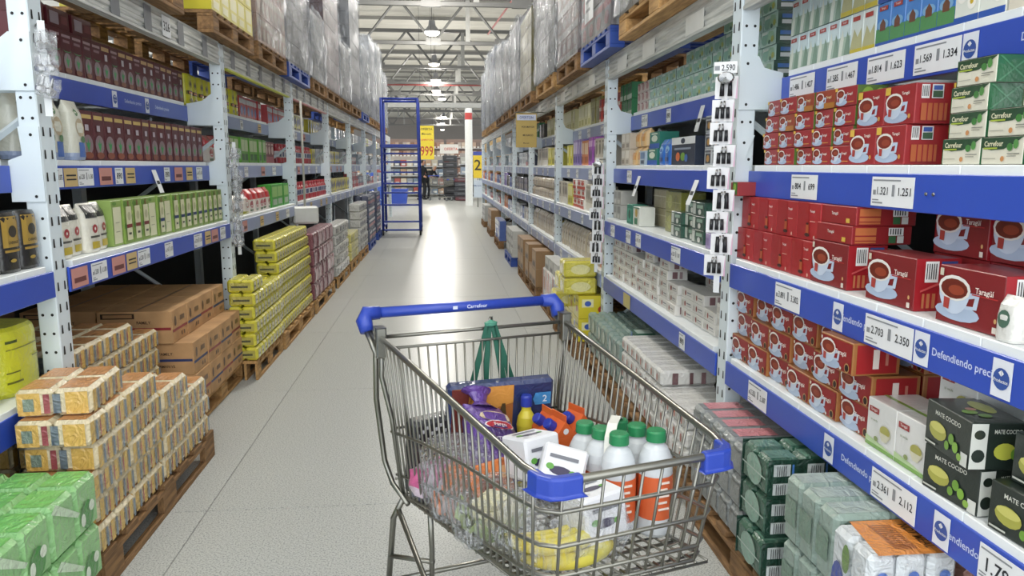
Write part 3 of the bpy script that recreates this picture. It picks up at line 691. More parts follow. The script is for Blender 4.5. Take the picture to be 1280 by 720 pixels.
mate = mkbox('mate_box', 'tea box', .185, .125, .112, '1f2a25', [('F', 't', 'MATE COCIDO', .5, .8, .1, 'd9dcd2', .62), ('F', 'e', .3, .42, .2, .2, 'a7a648'), ('F', 'e', .3, .5, .18, .1, 'c9c66a'), ('F', 'r', .84, .02, .98, .3, 'd5d8d2'), ('F', 'e', .62, .42, .06, .12, '6d9a36'), ('F', 'e', .72, .3, .06, .12, '7fae3c'), ('F', 'e', .54, .24, .05, .1, '6d9a36'), ('F', 'e', .82, .16, .05, .08, '8ab04a'), ('F', 'r', .05, .08, .3, .12, 'c9ccc2'),
             ('T', 'e', .4, .7, .25, .18, 'b9bc4a'), ('T', 'e', .6, .3, .08, .14, '7fae3c'), ('T', 'e', .75, .45, .07, .12, '6d9a36'), ('T', 'e', .5, .4, .06, .1, 'c98a7a'),
             ('R', 'r', .0, .02, .3, .98, 'cfd2cc'), ('R', 'e', .15, .3, .12, .14, '1f2a25'), ('R', 'e', .15, .75, .1, .1, '1f2a25'), ('R', 't', 'MATE COCIDO', .66, .82, .09, 'd9dcd2', .5), ('R', 'e', .62, .4, .2, .18, 'b9bc4a'), ('R', 'e', .8, .35, .07, .12, '6d9a36')], wrap=.06)
put(mate, 1, 1.205, 1.610, Z[1][4], 'black mate tea box with green cup, lower of two stacked on the near right shelf', yaw=.06)
put(mate, 1, 1.19, 1.605, Z[1][4]+.1135, 'black mate tea box with leaves on its lid, upper of two stacked', yaw=-.10)
put(mate, 1, 1.21, 1.385, Z[1][4], 'black mate tea box at the right picture edge', yaw=.05)
put(mate, 1, 1.24, 1.37, Z[1][4]+.1135, 'black mate tea box, upper one at the right picture edge', yaw=.0)

# floor goods under the nearest right bay: wrapped packs on a pallet
def packbox(name, cat, w, d, h, base, top, spec, nx, ny, wrap=.55): return Kd(name, cat, shrink_pack(w, d, h, base, top, spec, nx, ny, wrap), w, d, h)
GW = '9fb0a8'
pkA = packbox('wrapped_tea_pack', 'pack', .20, .24, .135, '2f5a48', '5d8573', [('R', 'r', .0, .0, 1, 1, '1f4034')]+[('R', 'r', .08+.48*i, .1+.48*j, .32+.48*i, .4+.48*j, 'c9d0d0') for i in (0, 1) for j in (0, 1)]+[('R', 'r', .34+.48*i, .1+.48*j, .37+.48*i, .4+.48*j, '4a7ac0') for i in (0, 1) for j in (0, 1)]+[('R', 'r', .12+.48*i+.03*q, .12+.48*j, .13+.48*i+.03*q, .38+.48*j, '30343a') for i in (0, 1) for j in (0, 1) for q in range(5)]+[('F', 'e', .5, .5, .3, .4, '7fa392'), ('F', 'r', .05, .46, .95, .5, 'a7bcb2')], 2, 2)
pkG = packbox('wrapped_tea_pack', 'pack', .30, .26, .21, '8fa39a', 'a9b8b0', [('F', 'r', .30, .05, .31, .95, '5f7a6c'), ('F', 'r', .63, .05, .64, .95, '5f7a6c'), ('F', 'r', .05, .3, .28, .7, '6f8a7a'), ('F', 'r', .36, .3, .6, .7, '6f8a7a'), ('F', 'r', .7, .3, .92, .7, '6f8a7a'), ('R', 'r', .1, .1, .9, .9, '4f7a58')], 3, 1)
pkP = packbox('wrapped_grey_pack', 'pack', .105, .30, .12, '8b9090', '8b9090', [('T', 'r', .12, .12, .88, .62, 'd28a90'), ('F', 'r', .1, .2, .9, .8, '747a7a')], 1, 1)
pkB = packbox('wrapped_pink_pack', 'pack', .16, .28, .17, 'a0786c', '9a8078', [('F', 'e', .3, .5, .2, .35, 'c09a8a'), ('F', 'r', .55, .2, .9, .8, '7a4a44'), ('R', 'r', .1, .2, .4, .7, 'd6cfc6'), ('R', 'r', 0, 0, 1, .15, 'a84a2c')], 2, 1)
pkC = packbox('berry_yogurt_pack', 'pack', .18, .24, .20, 'ced4d8', 'd4d8da', [('F', 'e', .25, .3, .16, .28, '3f4f9a'), ('F', 'e', .58, .25, .16, .26, '4a5aa8'), ('F', 'e', .45, .7, .1, .2, '6a8a4a'), ('F', 'e', .85, .2, .12, .2, '3f4f9a'), ('T', 'p', [(.0, .2), (1, .1), (1, .85), (.0, .95)], 'd98a3c'), ('T', 'r', .15, .35, .85, .6, 'a5622c'), ('T', 't', 'NOT MEAL', .5, .75, .12, '5a3418', .7)]+[('T', 'r', .2+.06*q, .38, .22+.06*q, .57, 'd98a3c') for q in range(10)]
             + [('R', 'r', .06+.34*q, .1, .24+.34*q, .5, '5a6a9a') for q in range(3)]+[('R', 'e', .15+.34*q, .72, .06, .07, '5a7ac0') for q in range(3)], 2, 3)
def pallet_meshes(L, W_):
    a = MB().cbox((-W_/2, -.05, .118), (W_/2, .05, .14), WOOD, .003).mesh('deck_board')
    b = MB().cbox((-.05, -.07, .022), (.05, .07, .10), WOOD, .003).mesh('block')
    c = MB().cbox((-.05, -L/2, 0), (.05, L/2, .022), WOOD, .003).mesh('bottom_board')
    d = MB().cbox((-.05, -L/2, .10), (.05, L/2, .118), WOOD, .003).mesh('stringer_board')
    return a, b, c, d
PALM = pallet_meshes(1.16, .98)
def recol(ms, mt):
    r = []
    for me in ms: q = me.copy(); q.materials.clear(); q.materials.append(mt); r.append(q)
    return r
PALD = recol(PALM, WOODD); PALB = recol(PALM, M('2b4a9a', .45))
def pallet(label, x, y, z, ms=PALM, rz=0.0, group=None, sx=1.0, sy=1.0):
    """x, y: centre; boards run across the rack, stringers along the aisle"""
    t = thing('pallet', label, 'pallet', (x, y, z), rz, group); t.scale = (sx, sy, 1)
    for k in range(7): ob('deck_board', ms[0], t, (0, -.53+k*.1767, 0))
    for i in (-.44, 0, .44):
        ob('bottom_board', ms[2], t, (i, 0, 0)); ob('stringer_board', ms[3], t, (i, 0, 0))
        for j in (-.51, 0, .51): ob('block', ms[1], t, (i, j, 0))
    return t
PG = 'wooden pallets under floor goods'
pallet('worn wooden pallet under the wrapped packs in the nearest right bay', 1.53, 2.43, 0, PALD, group=PG)
pallet('worn wooden pallet under the berry packs at the near right', 1.53, 1.27, 0, PALD, group=PG)
for r in range(2): put(pkG, 1, 1.045, 2.14 if False else 1.965, .142+r*.212, 'grey-green film wrapped pack, %s of the stack beside the berry pack' % ('lower', 'upper')[r], 'grey-green wrapped packs')
for r in range(3):
    for c in range(4): put(pkB, 1, 1.315, 1.655+.163*(c+.5)-(.33 if False else 0), .142+r*.1715, 'pink-brown wrapped pack behind the grey-green stack, %s layer' % ('bottom', 'middle', 'top')[r], 'pink-brown wrapped packs')
for r in range(3): put(pkA, 1, 1.045+(.0 if r else -.02), 2.345-(0 if r else .03), .142+r*.1365, 'dark green film wrapped tea pack, %s of the corner stack' % ('bottom', 'middle', 'top')[r], 'dark green wrapped packs', .02)
for r in range(3): put(pkA, 1, 1.37, 2.42, .142+r*.1365, 'dark green film wrapped tea pack, %s of the inner stack' % ('bottom', 'middle', 'top')[r], 'dark green wrapped packs')
for c in range(5):
    for r in range(3): put(pkP, 1, 1.05, 2.455+.107*(c+.5), .142+r*.122, 'grey wrapped pack with pink label, row behind the dark green stack, %s layer' % ('bottom', 'middle', 'top')[r], 'grey packs with pink labels')
put(pkC, 1, 1.03, 1.715, .352, 'white shrink pack with berries and orange paper label on top')
put(pkC, 1, 1.03, 1.715, .142, 'white shrink pack with berries, under the orange labelled one')
put(mkbox('brown_carton', 'carton', .3, .3, .2, '6a4a34', [('F', 'r', .2, .3, .8, .6, '8a5a3a')]), 1, 1.36, 1.35, .142, 'brown carton standing on the pallet behind the berry pack')
put(mkbox('brown_carton', 'carton', .3, .3, .14, '9a5a34', [('T', 'r', .2, .3, .8, .6, '6a3a24')]), 1, 1.36, 1.35, .345, 'orange-brown printed carton lying under the lowest near right shelf')

# ---- generic goods for the farther bays --------------------------------------
def gen(name, cat, w, d, h, base, a1, a2, style=0, wrap=0.0):
    sp = {0: [('F', 'r', 0, .66, 1, .88, a1), ('F', 'e', .5, .35, .28, .22, a2)],
          1: [('F', 'r', .12, .45, .88, .9, a1), ('F', 'r', .2, .1, .8, .35, a2)],
          2: [('F', 'r', 0, 0, 1, .3, a1), ('F', 'e', .5, .6, .3, .2, a2), ('F', 'r', .2, .84, .8, .92, a2)],
          3: [('F', 'p', [(0, .2), (1, .5), (1, .9), (0, .6)], a1), ('F', 'r', .15, .06, .85, .16, a2)]}[style]
    return mkbox(name, cat, w, d, h, base, sp, wrap=wrap)

# ---- right rack, second bay ---------------------------------------------------
b2 = POSTY[1]+.07
LB = where(1, 2, 1)
teal = mkbox('teal_tea_box', 'tea box', .148, .12, .0655, 'b8d8d0', [('F', 'e', .3, .45, .24, .4, '86b8a8'), ('F', 'p', [(.4, .1), (.7, .4), (.95, .2), (.85, .8), (.55, .9)], '98c4a8'), ('F', 'r', .1, .72, .45, .9, 'd8e6e0'), ('F', 'e', .8, .35, .1, .2, 'b0b85a'), ('F', 'e', .62, .2, .08, .14, '4a7a6a'), ('R', 'r', 0, 0, 1, 1, '2a4a3e'), ('R', 'r', .15, .55, .85, .8, '3a6ab0'), ('R', 'r', .15, .2, .85, .45, 'c9ced0'), ('T', 'r', .05, .05, .95, .95, 'a9cdc4')], wrap=.15)
pinkt = mkbox('pink_tea_box', 'tea box', .10, .12, .0655, 'd6ccc8', [('F', 'e', .5, .5, .3, .36, 'b58a88'), ('F', 'r', .1, .8, .6, .92, '8a4a50'), ('T', 'r', .05, .05, .95, .95, 'cfcac6')])
hts = [5, 5, 5, 5, 4, 4, 4, 4, 3, 3, 3, 3, 3]
for c in range(13):
    for r in range(hts[c]):
        put(teal, 1, 1.405+.008*(r % 2), b2+.02+.151*(c+.5), Z[1][1]+r*.067, 'mint green tea box, %s tier, %s' % (('bottom', 'second', 'third', 'fourth', 'fifth')[r], LB), 'mint green tea boxes', random.uniform(-.03, .03))
for c in range(3):
    for r in range(3): put(pinkt, 1, 1.41, b2+1.99+.103*(c+.5), Z[1][1]+r*.067, 'pale pink tea box, %s tier, %s' % (('bottom', 'middle', 'top')[r], LB), 'pale pink tea boxes')
LB = where(1, 2, 2)
cupb = mkbox('cup_box', 'tea box', .10, .1, .078, 'b7bbc0', [('F', 'r', .15, .1, .85, .7, '3c4048'), ('F', 'e', .5, .4, .2, .22, 'b5884a'), ('F', 'r', .1, .78, .9, .9, '5a6068')])
for c in range(2):
    for r in range(3-c*0): put(cupb, 1, 1.30, b2+.33+.103*(c+.5), Z[1][2]+r*.0795, 'grey box with cup picture, %s tier, %s' % (('bottom', 'middle', 'top')[r], LB), 'grey cup boxes')
navy = mkbox('navy_box', 'box', .40, .2, .150, '2c3444', [('F', 'r', 0, .74, 1, 1, 'dfe2e4'), ('F', 'e', .5, .86, .09, .1, '2c3444'), ('F', 'e', .3, .3, .09, .16, 'c86a3a'), ('F', 'e', .52, .3, .1, .15, '6d9a36'), ('F', 'e', .66, .25, .07, .14, '3a66a8'), ('F', 'r', .15, .55, .85, .62, '8a94a4'), ('T', 'r', .02, .02, .98, .98, 'd5d8da')])
put(navy, 1, 1.30, 4.03, Z[1][2], 'large navy tea chest box with white top band, right second bay')
bluep = mkbag('blue_tea_pouch', 'pouch', .11, .07, .15, '2a6ac0', shapes=[('e', .5, .6, .35, .14, '7fb4e0'), ('r', .2, .15, .8, .3, '1c3f80')])
for c in range(2): put(bluep, 1, 1.30, 4.27+.115*(c+.5), Z[1][2], 'bright blue pouch beside the navy box, %s one' % ('nearer', 'farther')[c])
tealg = gen('green_blue_box', 'box', .22, .12, .10, '2c7a6a', '2a5ab0', 'd8e0d0', 2)
put(tealg, 1, 1.30, 4.63, Z[1][2], 'teal box with blue print, right second bay'); put(tealg, 1, 1.31, 4.62, Z[1][2]+.1015, 'teal box stacked on its twin, right second bay')
lbx = gen('pale_blue_box', 'box', .13, .12, .09, 'aebdcc', '6a84a8', '3a4a60', 1); put(lbx, 1, 1.29, 4.82, Z[1][2], 'pale blue box with dark print, right second bay')
orp = mkbag('orange_pouch', 'pouch', .13, .09, .12, 'e0bb84', shapes=[('r', .15, .3, .85, .7, 'd99a4a'), ('e', .5, .8, .2, .08, 'f0e0c0')])
for c in range(2):
    for r in range(2): put(orp, 1, 1.31+.02*r, 4.92+.135*(c+.5), Z[1][2]+r*.122, 'cream and orange pouch, %s layer, %s' % (('lower', 'upper')[r], LB), 'cream and orange pouches')
bgp = gen('beige_box', 'box', .12, .12, .11, 'c9beae', 'e0d8cc', '9a8a78', 1)
for c in range(2):
    for r in range(2): put(bgp, 1, 1.30, 5.20+.123*(c+.5), Z[1][2]+r*.1115, 'beige box, %s tier, %s' % (('lower', 'upper')[r], LB), 'beige boxes')
LB = where(1, 2, 3)
grn = mkbox('dark_green_box', 'tea box', .17, .13, .066, '244a3c', [('F', 'r', .05, .1, .3, .9, 'c9d0c8'), ('F', 'r', .4, .55, .9, .8, '8fae9a'), ('F', 'e', .65, .3, .12, .2, 'd0d4cc'), ('R', 'r', .1, .1, .9, .9, '2c5a4a'), ('T', 'r', .05, .05, .95, .95, '33584a')], wrap=.2)
for c in range(3):
    for r in range(2 if c == 2 else 3): put(grn, 1, 1.245+.02*(c % 2), 3.50+.173*(c+.5), Z[1][3]+r*.0675, 'dark green shrink wrapped tea box, %s tier, %s' % (('bottom', 'middle', 'top')[r], LB), 'dark green tea boxes')
oliv = mkbox('olive_pack', 'pack', .28, .14, .115, '8a8a3a', [('F', 'e', .3, .5, .16, .34, 'a5a552'), ('F', 'e', .7, .5, .16, .34, '76762c'), ('F', 'r', 0, .46, 1, .5, 'a9a96a')], wrap=.4)
for r in range(2): put(oliv, 1, 1.30, 4.17, Z[1][3]+r*.1165, 'olive shrink wrapped pack, %s of two, right second bay' % ('lower', 'upper')[r])
khak = mkbox('khaki_pack', 'pack', .30, .14, .115, 'a39a78', [('F', 'r', .33, 0, .34, 1, '7a7250'), ('F', 'r', .66, 0, .67, 1, '7a7250'), ('F', 'r', 0, .6, 1, .66, 'c9c2a0')], wrap=.4)
for r in range(2): put(khak, 1, 1.36, 4.62, Z[1][3]+r*.1165, 'khaki shrink wrapped pack, %s of two, right second bay' % ('lower', 'upper')[r])
tgb = mkbox('teal_white_box', 'tea box', .15, .1, .125, '2f7a66', [('F', 'r', .15, .12, .85, .8, '54a08a'), ('F', 'e', .5, .5, .2, .25, '2a5a4a')]); put(tgb, 1, 1.225, 4.86, Z[1][3], 'teal green box standing in front of khaki packs')
wgb = mkbox('white_green_box', 'tea box', .16, .1, .12, 'd6d8d0', [('F', 'e', .5, .68, .2, .22, 'b79a50'), ('F', 'r', .25, .08, .7, .4, '3c7a5a'), ('F', 'r', .05, .9, .95, .97, '6a8a7a')]); put(wgb, 1, 1.225, 4.69, Z[1][3], 'white box with green square beside the teal box')
gry = gen('grey_box', 'box', .11, .12, .10, 'a9a8a2', '8a8984', 'c4c3bd', 1)
for c in range(2):
    for r in range(2): put(gry, 1, 1.25, 5.22+.112*(c+.5), Z[1][3]+r*.1015, 'grey box, %s tier, %s' % (('lower', 'upper')[r], LB), 'grey boxes')
lil = mkbox('lilac_box', 'box', .05, .06, .07, 'a99ac0', [('F', 'r', .1, .2, .9, .7, '8a7aa8')]); put(lil, 1, 1.215, 3.36, Z[1][3], 'small lilac box at the near end, right second bay third shelf')
LB = where(1, 2, 4)
wht = mkbox('white_tea_box', 'tea box', .165, .115, .0545, 'dcdad5', [('F', 'e', .36, .48, .06, .26, 'a84a3a'), ('F', 'e', .38, .55, .035, .16, '7a2a22'), ('F', 'r', .52, .3, .9, .36, 'a9a8a4'), ('F', 'r', .52, .5, .85, .62, '8f9094'), ('F', 'r', .06, .2, .24, .7, 'c9c6c0'), ('R', 'r', .25, .15, .5, .85, '7a5a5e'), ('R', 'r', .6, .15, .75, .85, 'a08a8c'), ('T', 'r', .1, .2, .9, .8, 'e2e0dc')])
prof_h = [3, 2, 3, 3, 3, 5, 4, 5, 4, 4, 5, 5, 5]
for c in range(13):
    sb = .045 if c < 4 else .012
    for r in range(prof_h[c]):
        put(wht, 1, 1.222+sb*(1 if r < 4 else 1.6)+random.uniform(0, .012), b2+.04+.168*(c+.5), Z[1][4]+r*.0556, 'small white tea box with red flame mark, %s layer, %s' % (('bottom', 'second', 'third', 'fourth', 'fifth')[r], LB), 'small white tea boxes', random.uniform(-.05, .05))
for c in range(4):
    for r in range(5): put(wht, 1, 1.40, b2+.05+.168*(c+.5), Z[1][4]+r*.0556, 'small white tea box in the back row, %s layer, %s' % (('bottom', 'second', 'third', 'fourth', 'fifth')[r], LB), 'small white tea boxes')
# floor goods of the second right bay
pkW = packbox('white_tea_bundle', 'pack', .40, .30, .085, 'd8d7d3', 'dddcd8', [('F', 'e', .12+.25*q, .5, .03, .25, 'a85a4a') for q in range(4)]+[('F', 'r', .17+.25*q, .3, .22+.25*q, .7, 'b5b4b0') for q in range(4)]+[('R', 'r', .2, .15, .3, .85, '6a4a4e'), ('R', 'r', .5, .15, .56, .85, '6a4a4e'), ('R', 'r', .7, .15, .78, .85, '8a6a6c')], 4, 1, .45)
pkT = packbox('teal_tea_bundle', 'pack', .34, .42, .14, '7f9690', '8ea8a0', [('F', 'e', .2, .5, .1, .3, 'c0ccc6'), ('F', 'r', .4, .15, .42, .85, '5a7a6e'), ('F', 'e', .65, .5, .1, .3, 'a9bcb4'), ('R', 'e', .3, .5, .15, .35, 'b0b860'), ('R', 'r', .5, .2, .9, .8, '3f6a56')], 3, 6, .5)
for q, y in enumerate((3.73, 4.90)): pallet('worn wooden pallet under the %s in the second right bay' % ('white tea bundles', 'teal tea bundles')[q], 1.53, y, 0, PALD, group=PG)
for c in range(3):
    for r in range(4):
        if c == 0 and r == 3: continue
        put(pkW, 1, 1.07, 3.15+.403*(c+.5), .142+r*.0865, 'white film wrapped tea bundle, front row, %s layer' % ('bottom', 'second', 'third', 'top')[r], 'white tea bundles', .02)
        put(pkW, 1, 1.385, 3.15+.403*(c+.5), .142+r*.0865, 'white film wrapped tea bundle, inner row, %s layer' % ('bottom', 'second', 'third', 'top')[r], 'white tea bundles')
for c in range(3):
    for r in range(2): put(pkT, 1, 1.07, 4.40+.343*(c+.5), .142+r*.1415, 'teal film wrapped tea bundle, front row, %s layer' % ('lower', 'upper')[r], 'teal tea bundles')
put(mkbox('green_tea_carton', 'tea box', .13, .12, .065, '2c5a48', [('F', 'r', .05, .1, .3, .9, '6a8ab8'), ('F', 'e', .6, .5, .2, .2, '9ab8a0'), ('T', 'r', .1, .1, .9, .9, 'a9b8b0')]), 1, 1.16, 4.12+.31, .426, 'single dark green tea carton lying on the teal bundles')

# ---- left rack, second bay (the first one fully in view) ------------------------
LB = where(-1, 2, 1)
mar = mkbox('maroon_carton', 'carton', .104, .10, .205, '5b1f28', [('F', 'r', .1, .84, .9, .90, 'b59aa0'), ('F', 'r', .2, .72, .8, .78, '9a7a80'), ('F', 'e', .5, .30, .36, .20, '8f7a80'), ('F', 'p', [(.3, .38), (.5, .16), (.7, .38), (.55, .34), (.5, .46), (.45, .34)], '3f9a5a'), ('F', 'p', [(.1, .56), (.3, .51), (.7, .51), (.9, .56), (.7, .53), (.3, .53)], '4f9a5e'), ('F', 'e', .5, .1, .3, .06, '8a5a44')])
mar2 = mkbox('maroon_carton', 'carton', .104, .10, .205, '5b1f28', [('F', 'r', .1, .82, .9, .92, 'c9a878'), ('F', 'e', .5, .30, .36, .20, '8f7a80'), ('F', 'r', .4, .58, .68, .74, 'c9c4cc'), ('F', 'p', [(.3, .38), (.5, .16), (.7, .38), (.55, .34), (.5, .46), (.45, .34)], '3f9a5a'), ('F', 'e', .5, .1, .3, .06, '8a5a44')])
for c in range(20): put(mar2 if c > 7 and c % 3 else mar, -1, -1.765, 3.41+.1055*(c+.5), Z[-1][1], 'maroon carton with green star flower, upright row, %s' % LB, 'maroon cartons on the top shelf', random.uniform(-.03, .03))
marl = mkbox('maroon_carton', 'carton', .205, .10, .09, '5f2028', [('F', 'r', .1, .2, .5, .8, 'a99aa4'), ('F', 'r', .6, .3, .9, .7, '7a3a40')])
for c in range(3): put(marl, -1, -1.775, 3.50+.235*(c+.5), Z[-1][1]+.2065, 'maroon carton lying across the upright row, %s from the upright' % ORD[c], 'maroon cartons lying on the row')
yc = mkbox('yellow_carton', 'carton', .09, .06, .19, 'd8d83c', [('F', 'r', .3, .3, .7, .85, '6a6a24'), ('F', 'e', .5, .9, .3, .05, 'c98a3a')]); put(yc, -1, -1.70, 3.46, Z[-1][1], 'bright yellow card with dark lettering at the end of the maroon row')
LB = where(-1, 2, 2)
marw = mkbox('maroon_twin_carton', 'carton', .116, .10, .228, '561c26', [('F', 'r', .1, .84, .9, .92, 'cbb06a'), ('F', 'e', .5, .32, .4, .2, '8f7a80'), ('F', 'p', [(.3, .38), (.5, .16), (.7, .38), (.55, .34), (.5, .46), (.45, .34)], '3f9a5a'), ('F', 'e', .5, .1, .35, .07, '8a4a34'), ('F', 'r', .3, .6, .6, .72, 'b9b0ba')])
for c in range(15): put(marw, -1, -1.645, 3.69+.1185*(c+.5), Z[-1][2], 'maroon carton with gold lettering, %s' % LB, 'maroon cartons on the second shelf', random.uniform(-.03, .03))
bbag = mkbag('white_blue_bag', 'bag', .13, .09, .26, 'd6d6c8', [(.0, .12, '9aa9c8')], [('e', .5, .55, .3, .16, 'b9a98a'), ('e', .4, .8, .1, .06, '4a7a4a'), ('r', .3, .05, .7, .3, '3f6ab8'), ('e', .6, .35, .15, .06, '4a7a4a')])
for c in range(4): put(bbag, -1, -1.64+.03*(c % 2), 3.14+.133*(c+.5), Z[-1][2], 'white bag with blue figure and green leaves, %s' % LB, 'white and blue bags')
LB = where(-1, 2, 3)
flour = mkbag('white_flour_bag', 'bag', .125, .09, .215, 'e0ddcf', [], [('r', .12, .70, .88, .97, '1f2326'), ('e', .5, .48, .16, .09, 'a83038'), ('e', .5, .48, .05, .03, 'e8e4dc'), ('r', .2, .30, .8, .34, '4a4a44'), ('r', .25, .08, .75, .22, 'c2ab34')])
for c in range(4): put(flour, -1, -1.525-.02*(c % 2), 3.15+.128*(c+.5), Z[-1][3], 'white flour bag with black top, red emblem and yellow block, %s' % LB, 'white flour bags', random.uniform(-.1, .1))
grl = mkbox('green_carton', 'carton', .105, .10, .215, '7f9a4a', [('F', 'e', .2, .9, .2, .06, '5f8a34'), ('F', 'e', .85, .7, .14, .06, 'a5bb66'), ('F', 'e', .1, .4, .1, .07, '55803a'), ('F', 'e', .9, .2, .1, .08, '5a8438'), ('F', 'r', .2, .08, .8, .84, 'd9d8b4'), ('F', 'r', .42, .84, .58, .97, '7a5a30'), ('F', 'r', .2, .36, .8, .44, '7a2a2c'), ('F', 'r', .35, .2, .65, .25, '4a4a40'), ('F', 'e', .5, .62, .18, .1, 'b9b890')])
grb = mkbox('green_carton', 'carton', .105, .10, .215, '7f9a4a', [('F', 'e', .2, .9, .2, .06, '5f8a34'), ('F', 'e', .85, .7, .14, .06, 'a5bb66'), ('F', 'e', .1, .4, .1, .07, '55803a'), ('F', 'e', .9, .2, .1, .08, '5a8438'), ('F', 'r', .2, .08, .8, .84, 'd9d8b4'), ('F', 'r', .42, .84, .58, .97, '7a5a30'), ('F', 'r', .2, .36, .8, .44, '24386a'), ('F', 'r', .35, .2, .65, .25, '4a4a40'), ('F', 'e', .5, .62, .18, .1, 'b9b890')])
grw = mkbox('green_carton', 'carton', .115, .10, .215, '8fa85c', [('F', 'r', .12, .05, .9, .85, 'dcdcba'), ('F', 'r', .3, .3, .7, .32, 'a9a98a'), ('F', 'r', .3, .5, .7, .52, 'a9a98a'), ('F', 'e', .3, .93, .2, .04, '5f8a34')])
y = 3.675
for c, k in enumerate([grw, grl, grl, grl, grw, grb, grw]+[grb]*9):
    put(k, -1, -1.53-(.008 if k is grw else 0), y+k.w/2, Z[-1][3], 'leafy green carton with %s, %s' % ({grl: 'red band', grb: 'navy band', grw: 'pale text panel'}[k], LB), 'leafy green cartons', random.uniform(-.03, .03)); y += k.w+.003
# left nearest bay, only its far end shows
blk = mkbag('black_coffee_bag', 'bag', .125, .09, .215, '1d1c1a', [], [('r', .1, .42, .9, .93, 'a8893a'), ('e', .5, .68, .2, .1, '2a2418'), ('t', 'CABRALES', .5, .50, .045, '2a2418', .6), ('r', .12, .34, .88, .38, 'a8893a'), ('e', .4, .2, .14, .03, 'b89a40')], prof=[(0, .96, .95), (.05, 1, 1), (.9, 1, 1), (.96, .98, .9), (1, .94, .8)], wrap=.1)
for c in range(4): put(blk, -1, -1.525, 2.505+.128*(c+.5), Z[-1][3], 'black coffee bag with gold panel beside the left upright', 'black coffee bags')
ylw = mkbag('yellow_rice_bag', 'bag', .27, .22, .255, 'd3d42e', [], [('r', .12, .78, .3, .82, '4a5a20'), ('r', .12, .68, .8, .70, '8a8c24'), ('r', .1, .2, .35, .23, '6a6c24'), ('r', .1, .35, .3, .37, '6a6c24'), ('r', .6, .5, .85, .52, '8a8c24')], prof=[(0, .94, .92), (.06, 1, 1), (.85, 1, 1), (.95, .96, .95), (1, .85, .85)], wrap=.35)
for c in range(2): put(ylw, -1, -1.55, 2.47+.275*(c+.5), Z[-1][4], 'bright yellow bag on the lowest shelf at the left picture edge, %s' % ('nearer', 'farther')[c])
wbl = gen('white_blue_box', 'box', .16, .12, .14, 'b8ccd8', '3a7ab8', 'dfe6ea', 1)
for c in range(2): put(wbl, -1, -1.66, 2.68+.163*(c+.5), Z[-1][2], 'white and light blue box behind the nearest left upright', 'white and light blue boxes')

# floor goods, left -----------------------------------------------------------
lg = packbox('green_roll_pack', 'pack', .30, .26, .18, '8ac07c', '74c262', [('F', 'e', .72, .35, .14, .26, '3f8a3a'), ('F', 'e', .62, .3, .05, .12, 'd8e4d0'), ('F', 'e', .82, .45, .06, .1, 'd8e4d0'), ('R', 'e', .72, .4, .14, .26, '3f8a3a'), ('F', 'p', [(.0, .9), (.5, .45), (.55, .5), (.1, 1)], 'c4dcbc')], 2, 2, .6)
pallet('worn wooden pallet under the light green packs', -1.68, 1.93, 0, PALD, group=PG)
for r in range(2):
    for c in range(3):
        for q in range(2): put(lg, -1, -1.16-q*.265, 1.58+.303*(c+.5), .142+r*.1815, 'light green film wrapped pack, %s layer, %s row' % (('lower', 'upper')[r], ('front', 'inner')[q]), 'light green packs', .0)
sug = packbox('sugar_pack', 'pack', .315, .25, .098, 'dccfae', 'd2955a', [('F', 'r', .02+.25*q, .1, .12+.25*q, .9, 'd6b058') for q in range(4)]+[('F', 'r', .14+.25*q, .12, .19+.25*q, .85, '6f7f8a') for q in range(4)]+[('F', 'e', .24+.25*q, .5, .015, .3, 'a8484a') for q in range(3)]+[('R', 'r', .05, .1, .34, .9, 'd9b05c'), ('R', 'r', .38, .15, .46, .85, '9a4a4e'), ('R', 'r', .5, .15, .6, .85, '66727a'), ('R', 'r', .66, .1, .95, .9, 'd9b05c'), ('R', 'r', .12, .25, .26, .7, '7a8a7a')], 2, 2, .6)
pallet('wooden pallet under the white and orange sugar packs', -1.345, 3.24, 0, PALD, group=PG, sx=.28, sy=1.12)
pallet('wooden pallet inside the rack behind the sugar packs', -2.02, 3.73, 0, PALD, group=PG)
SL = ('bottom', 'second', 'third', 'fourth', 'fifth', 'sixth')
for c in range(4):
    for r in range((5, 5, 4, 3)[c]):
        put(sug, -1, -1.212-random.uniform(0, .012), 2.60+.318*(c+.5)+(.02 if r % 2 else -.015), .142+r*.0995, 'white film pack of sugar with orange top, front row, %s layer' % SL[r], 'white and orange sugar packs', random.uniform(-.006, .006))
put(sug, -1, -1.235, 2.79, .142+5*.0995, 'topmost white and orange sugar pack, nearest corner of its stack', yaw=.08)
for q, X in enumerate((-1.53, -1.80)):
    for c in range(3):
        for r in range((6, 6, 5)[c]):
            put(sug, -1, X, 3.155+.318*(c+.5), .142+r*.0995, 'white film pack of sugar inside the rack, %s row, %s layer' % (('middle', 'back')[q], SL[r]), 'white and orange sugar packs', random.uniform(-.006, .006))
KR = noisy('corrugated_board', 'b08a60', 'c69c6e', 6, .8)
def brownbox(w, d, h, band): 
    return mkbox('brown_carton', 'carton', w, d, h, KR, [('F', 'r', 0, .34, 1, .42, band), ('F', 'e', .2, .65, .07, .16, '6a4e36'), ('F', 'r', .5, .6, .8, .75, '77593c'), ('F', 'r', .55, .12, .62, .25, '5a4430'), ('F', 'r', .7, .12, .77, .25, '5a4430'),
          ('R', 'r', .02, .42, .98, .50, band), ('R', 't', 'FAMILY', .62, .66, .09, '4a382a', .3), ('R', 't', 'GERMAN VS', .6, .27, .08, '4a382a', .5), ('R', 'r', .05, .78, .5, .94, '3a2c22'), ('R', 'r', .08, .81, .47, .91, 'a5805a'),
          ('T', 'r', .0, .48, 1, .52, '7d5f40')])
bb = [brownbox(.245, .40, .185, '8f3038'), brownbox(.245, .40, .185, '34406e')]
pallet('wooden pallet under the brown cartons', -1.92, 4.89, 0, PALM, group=PG)
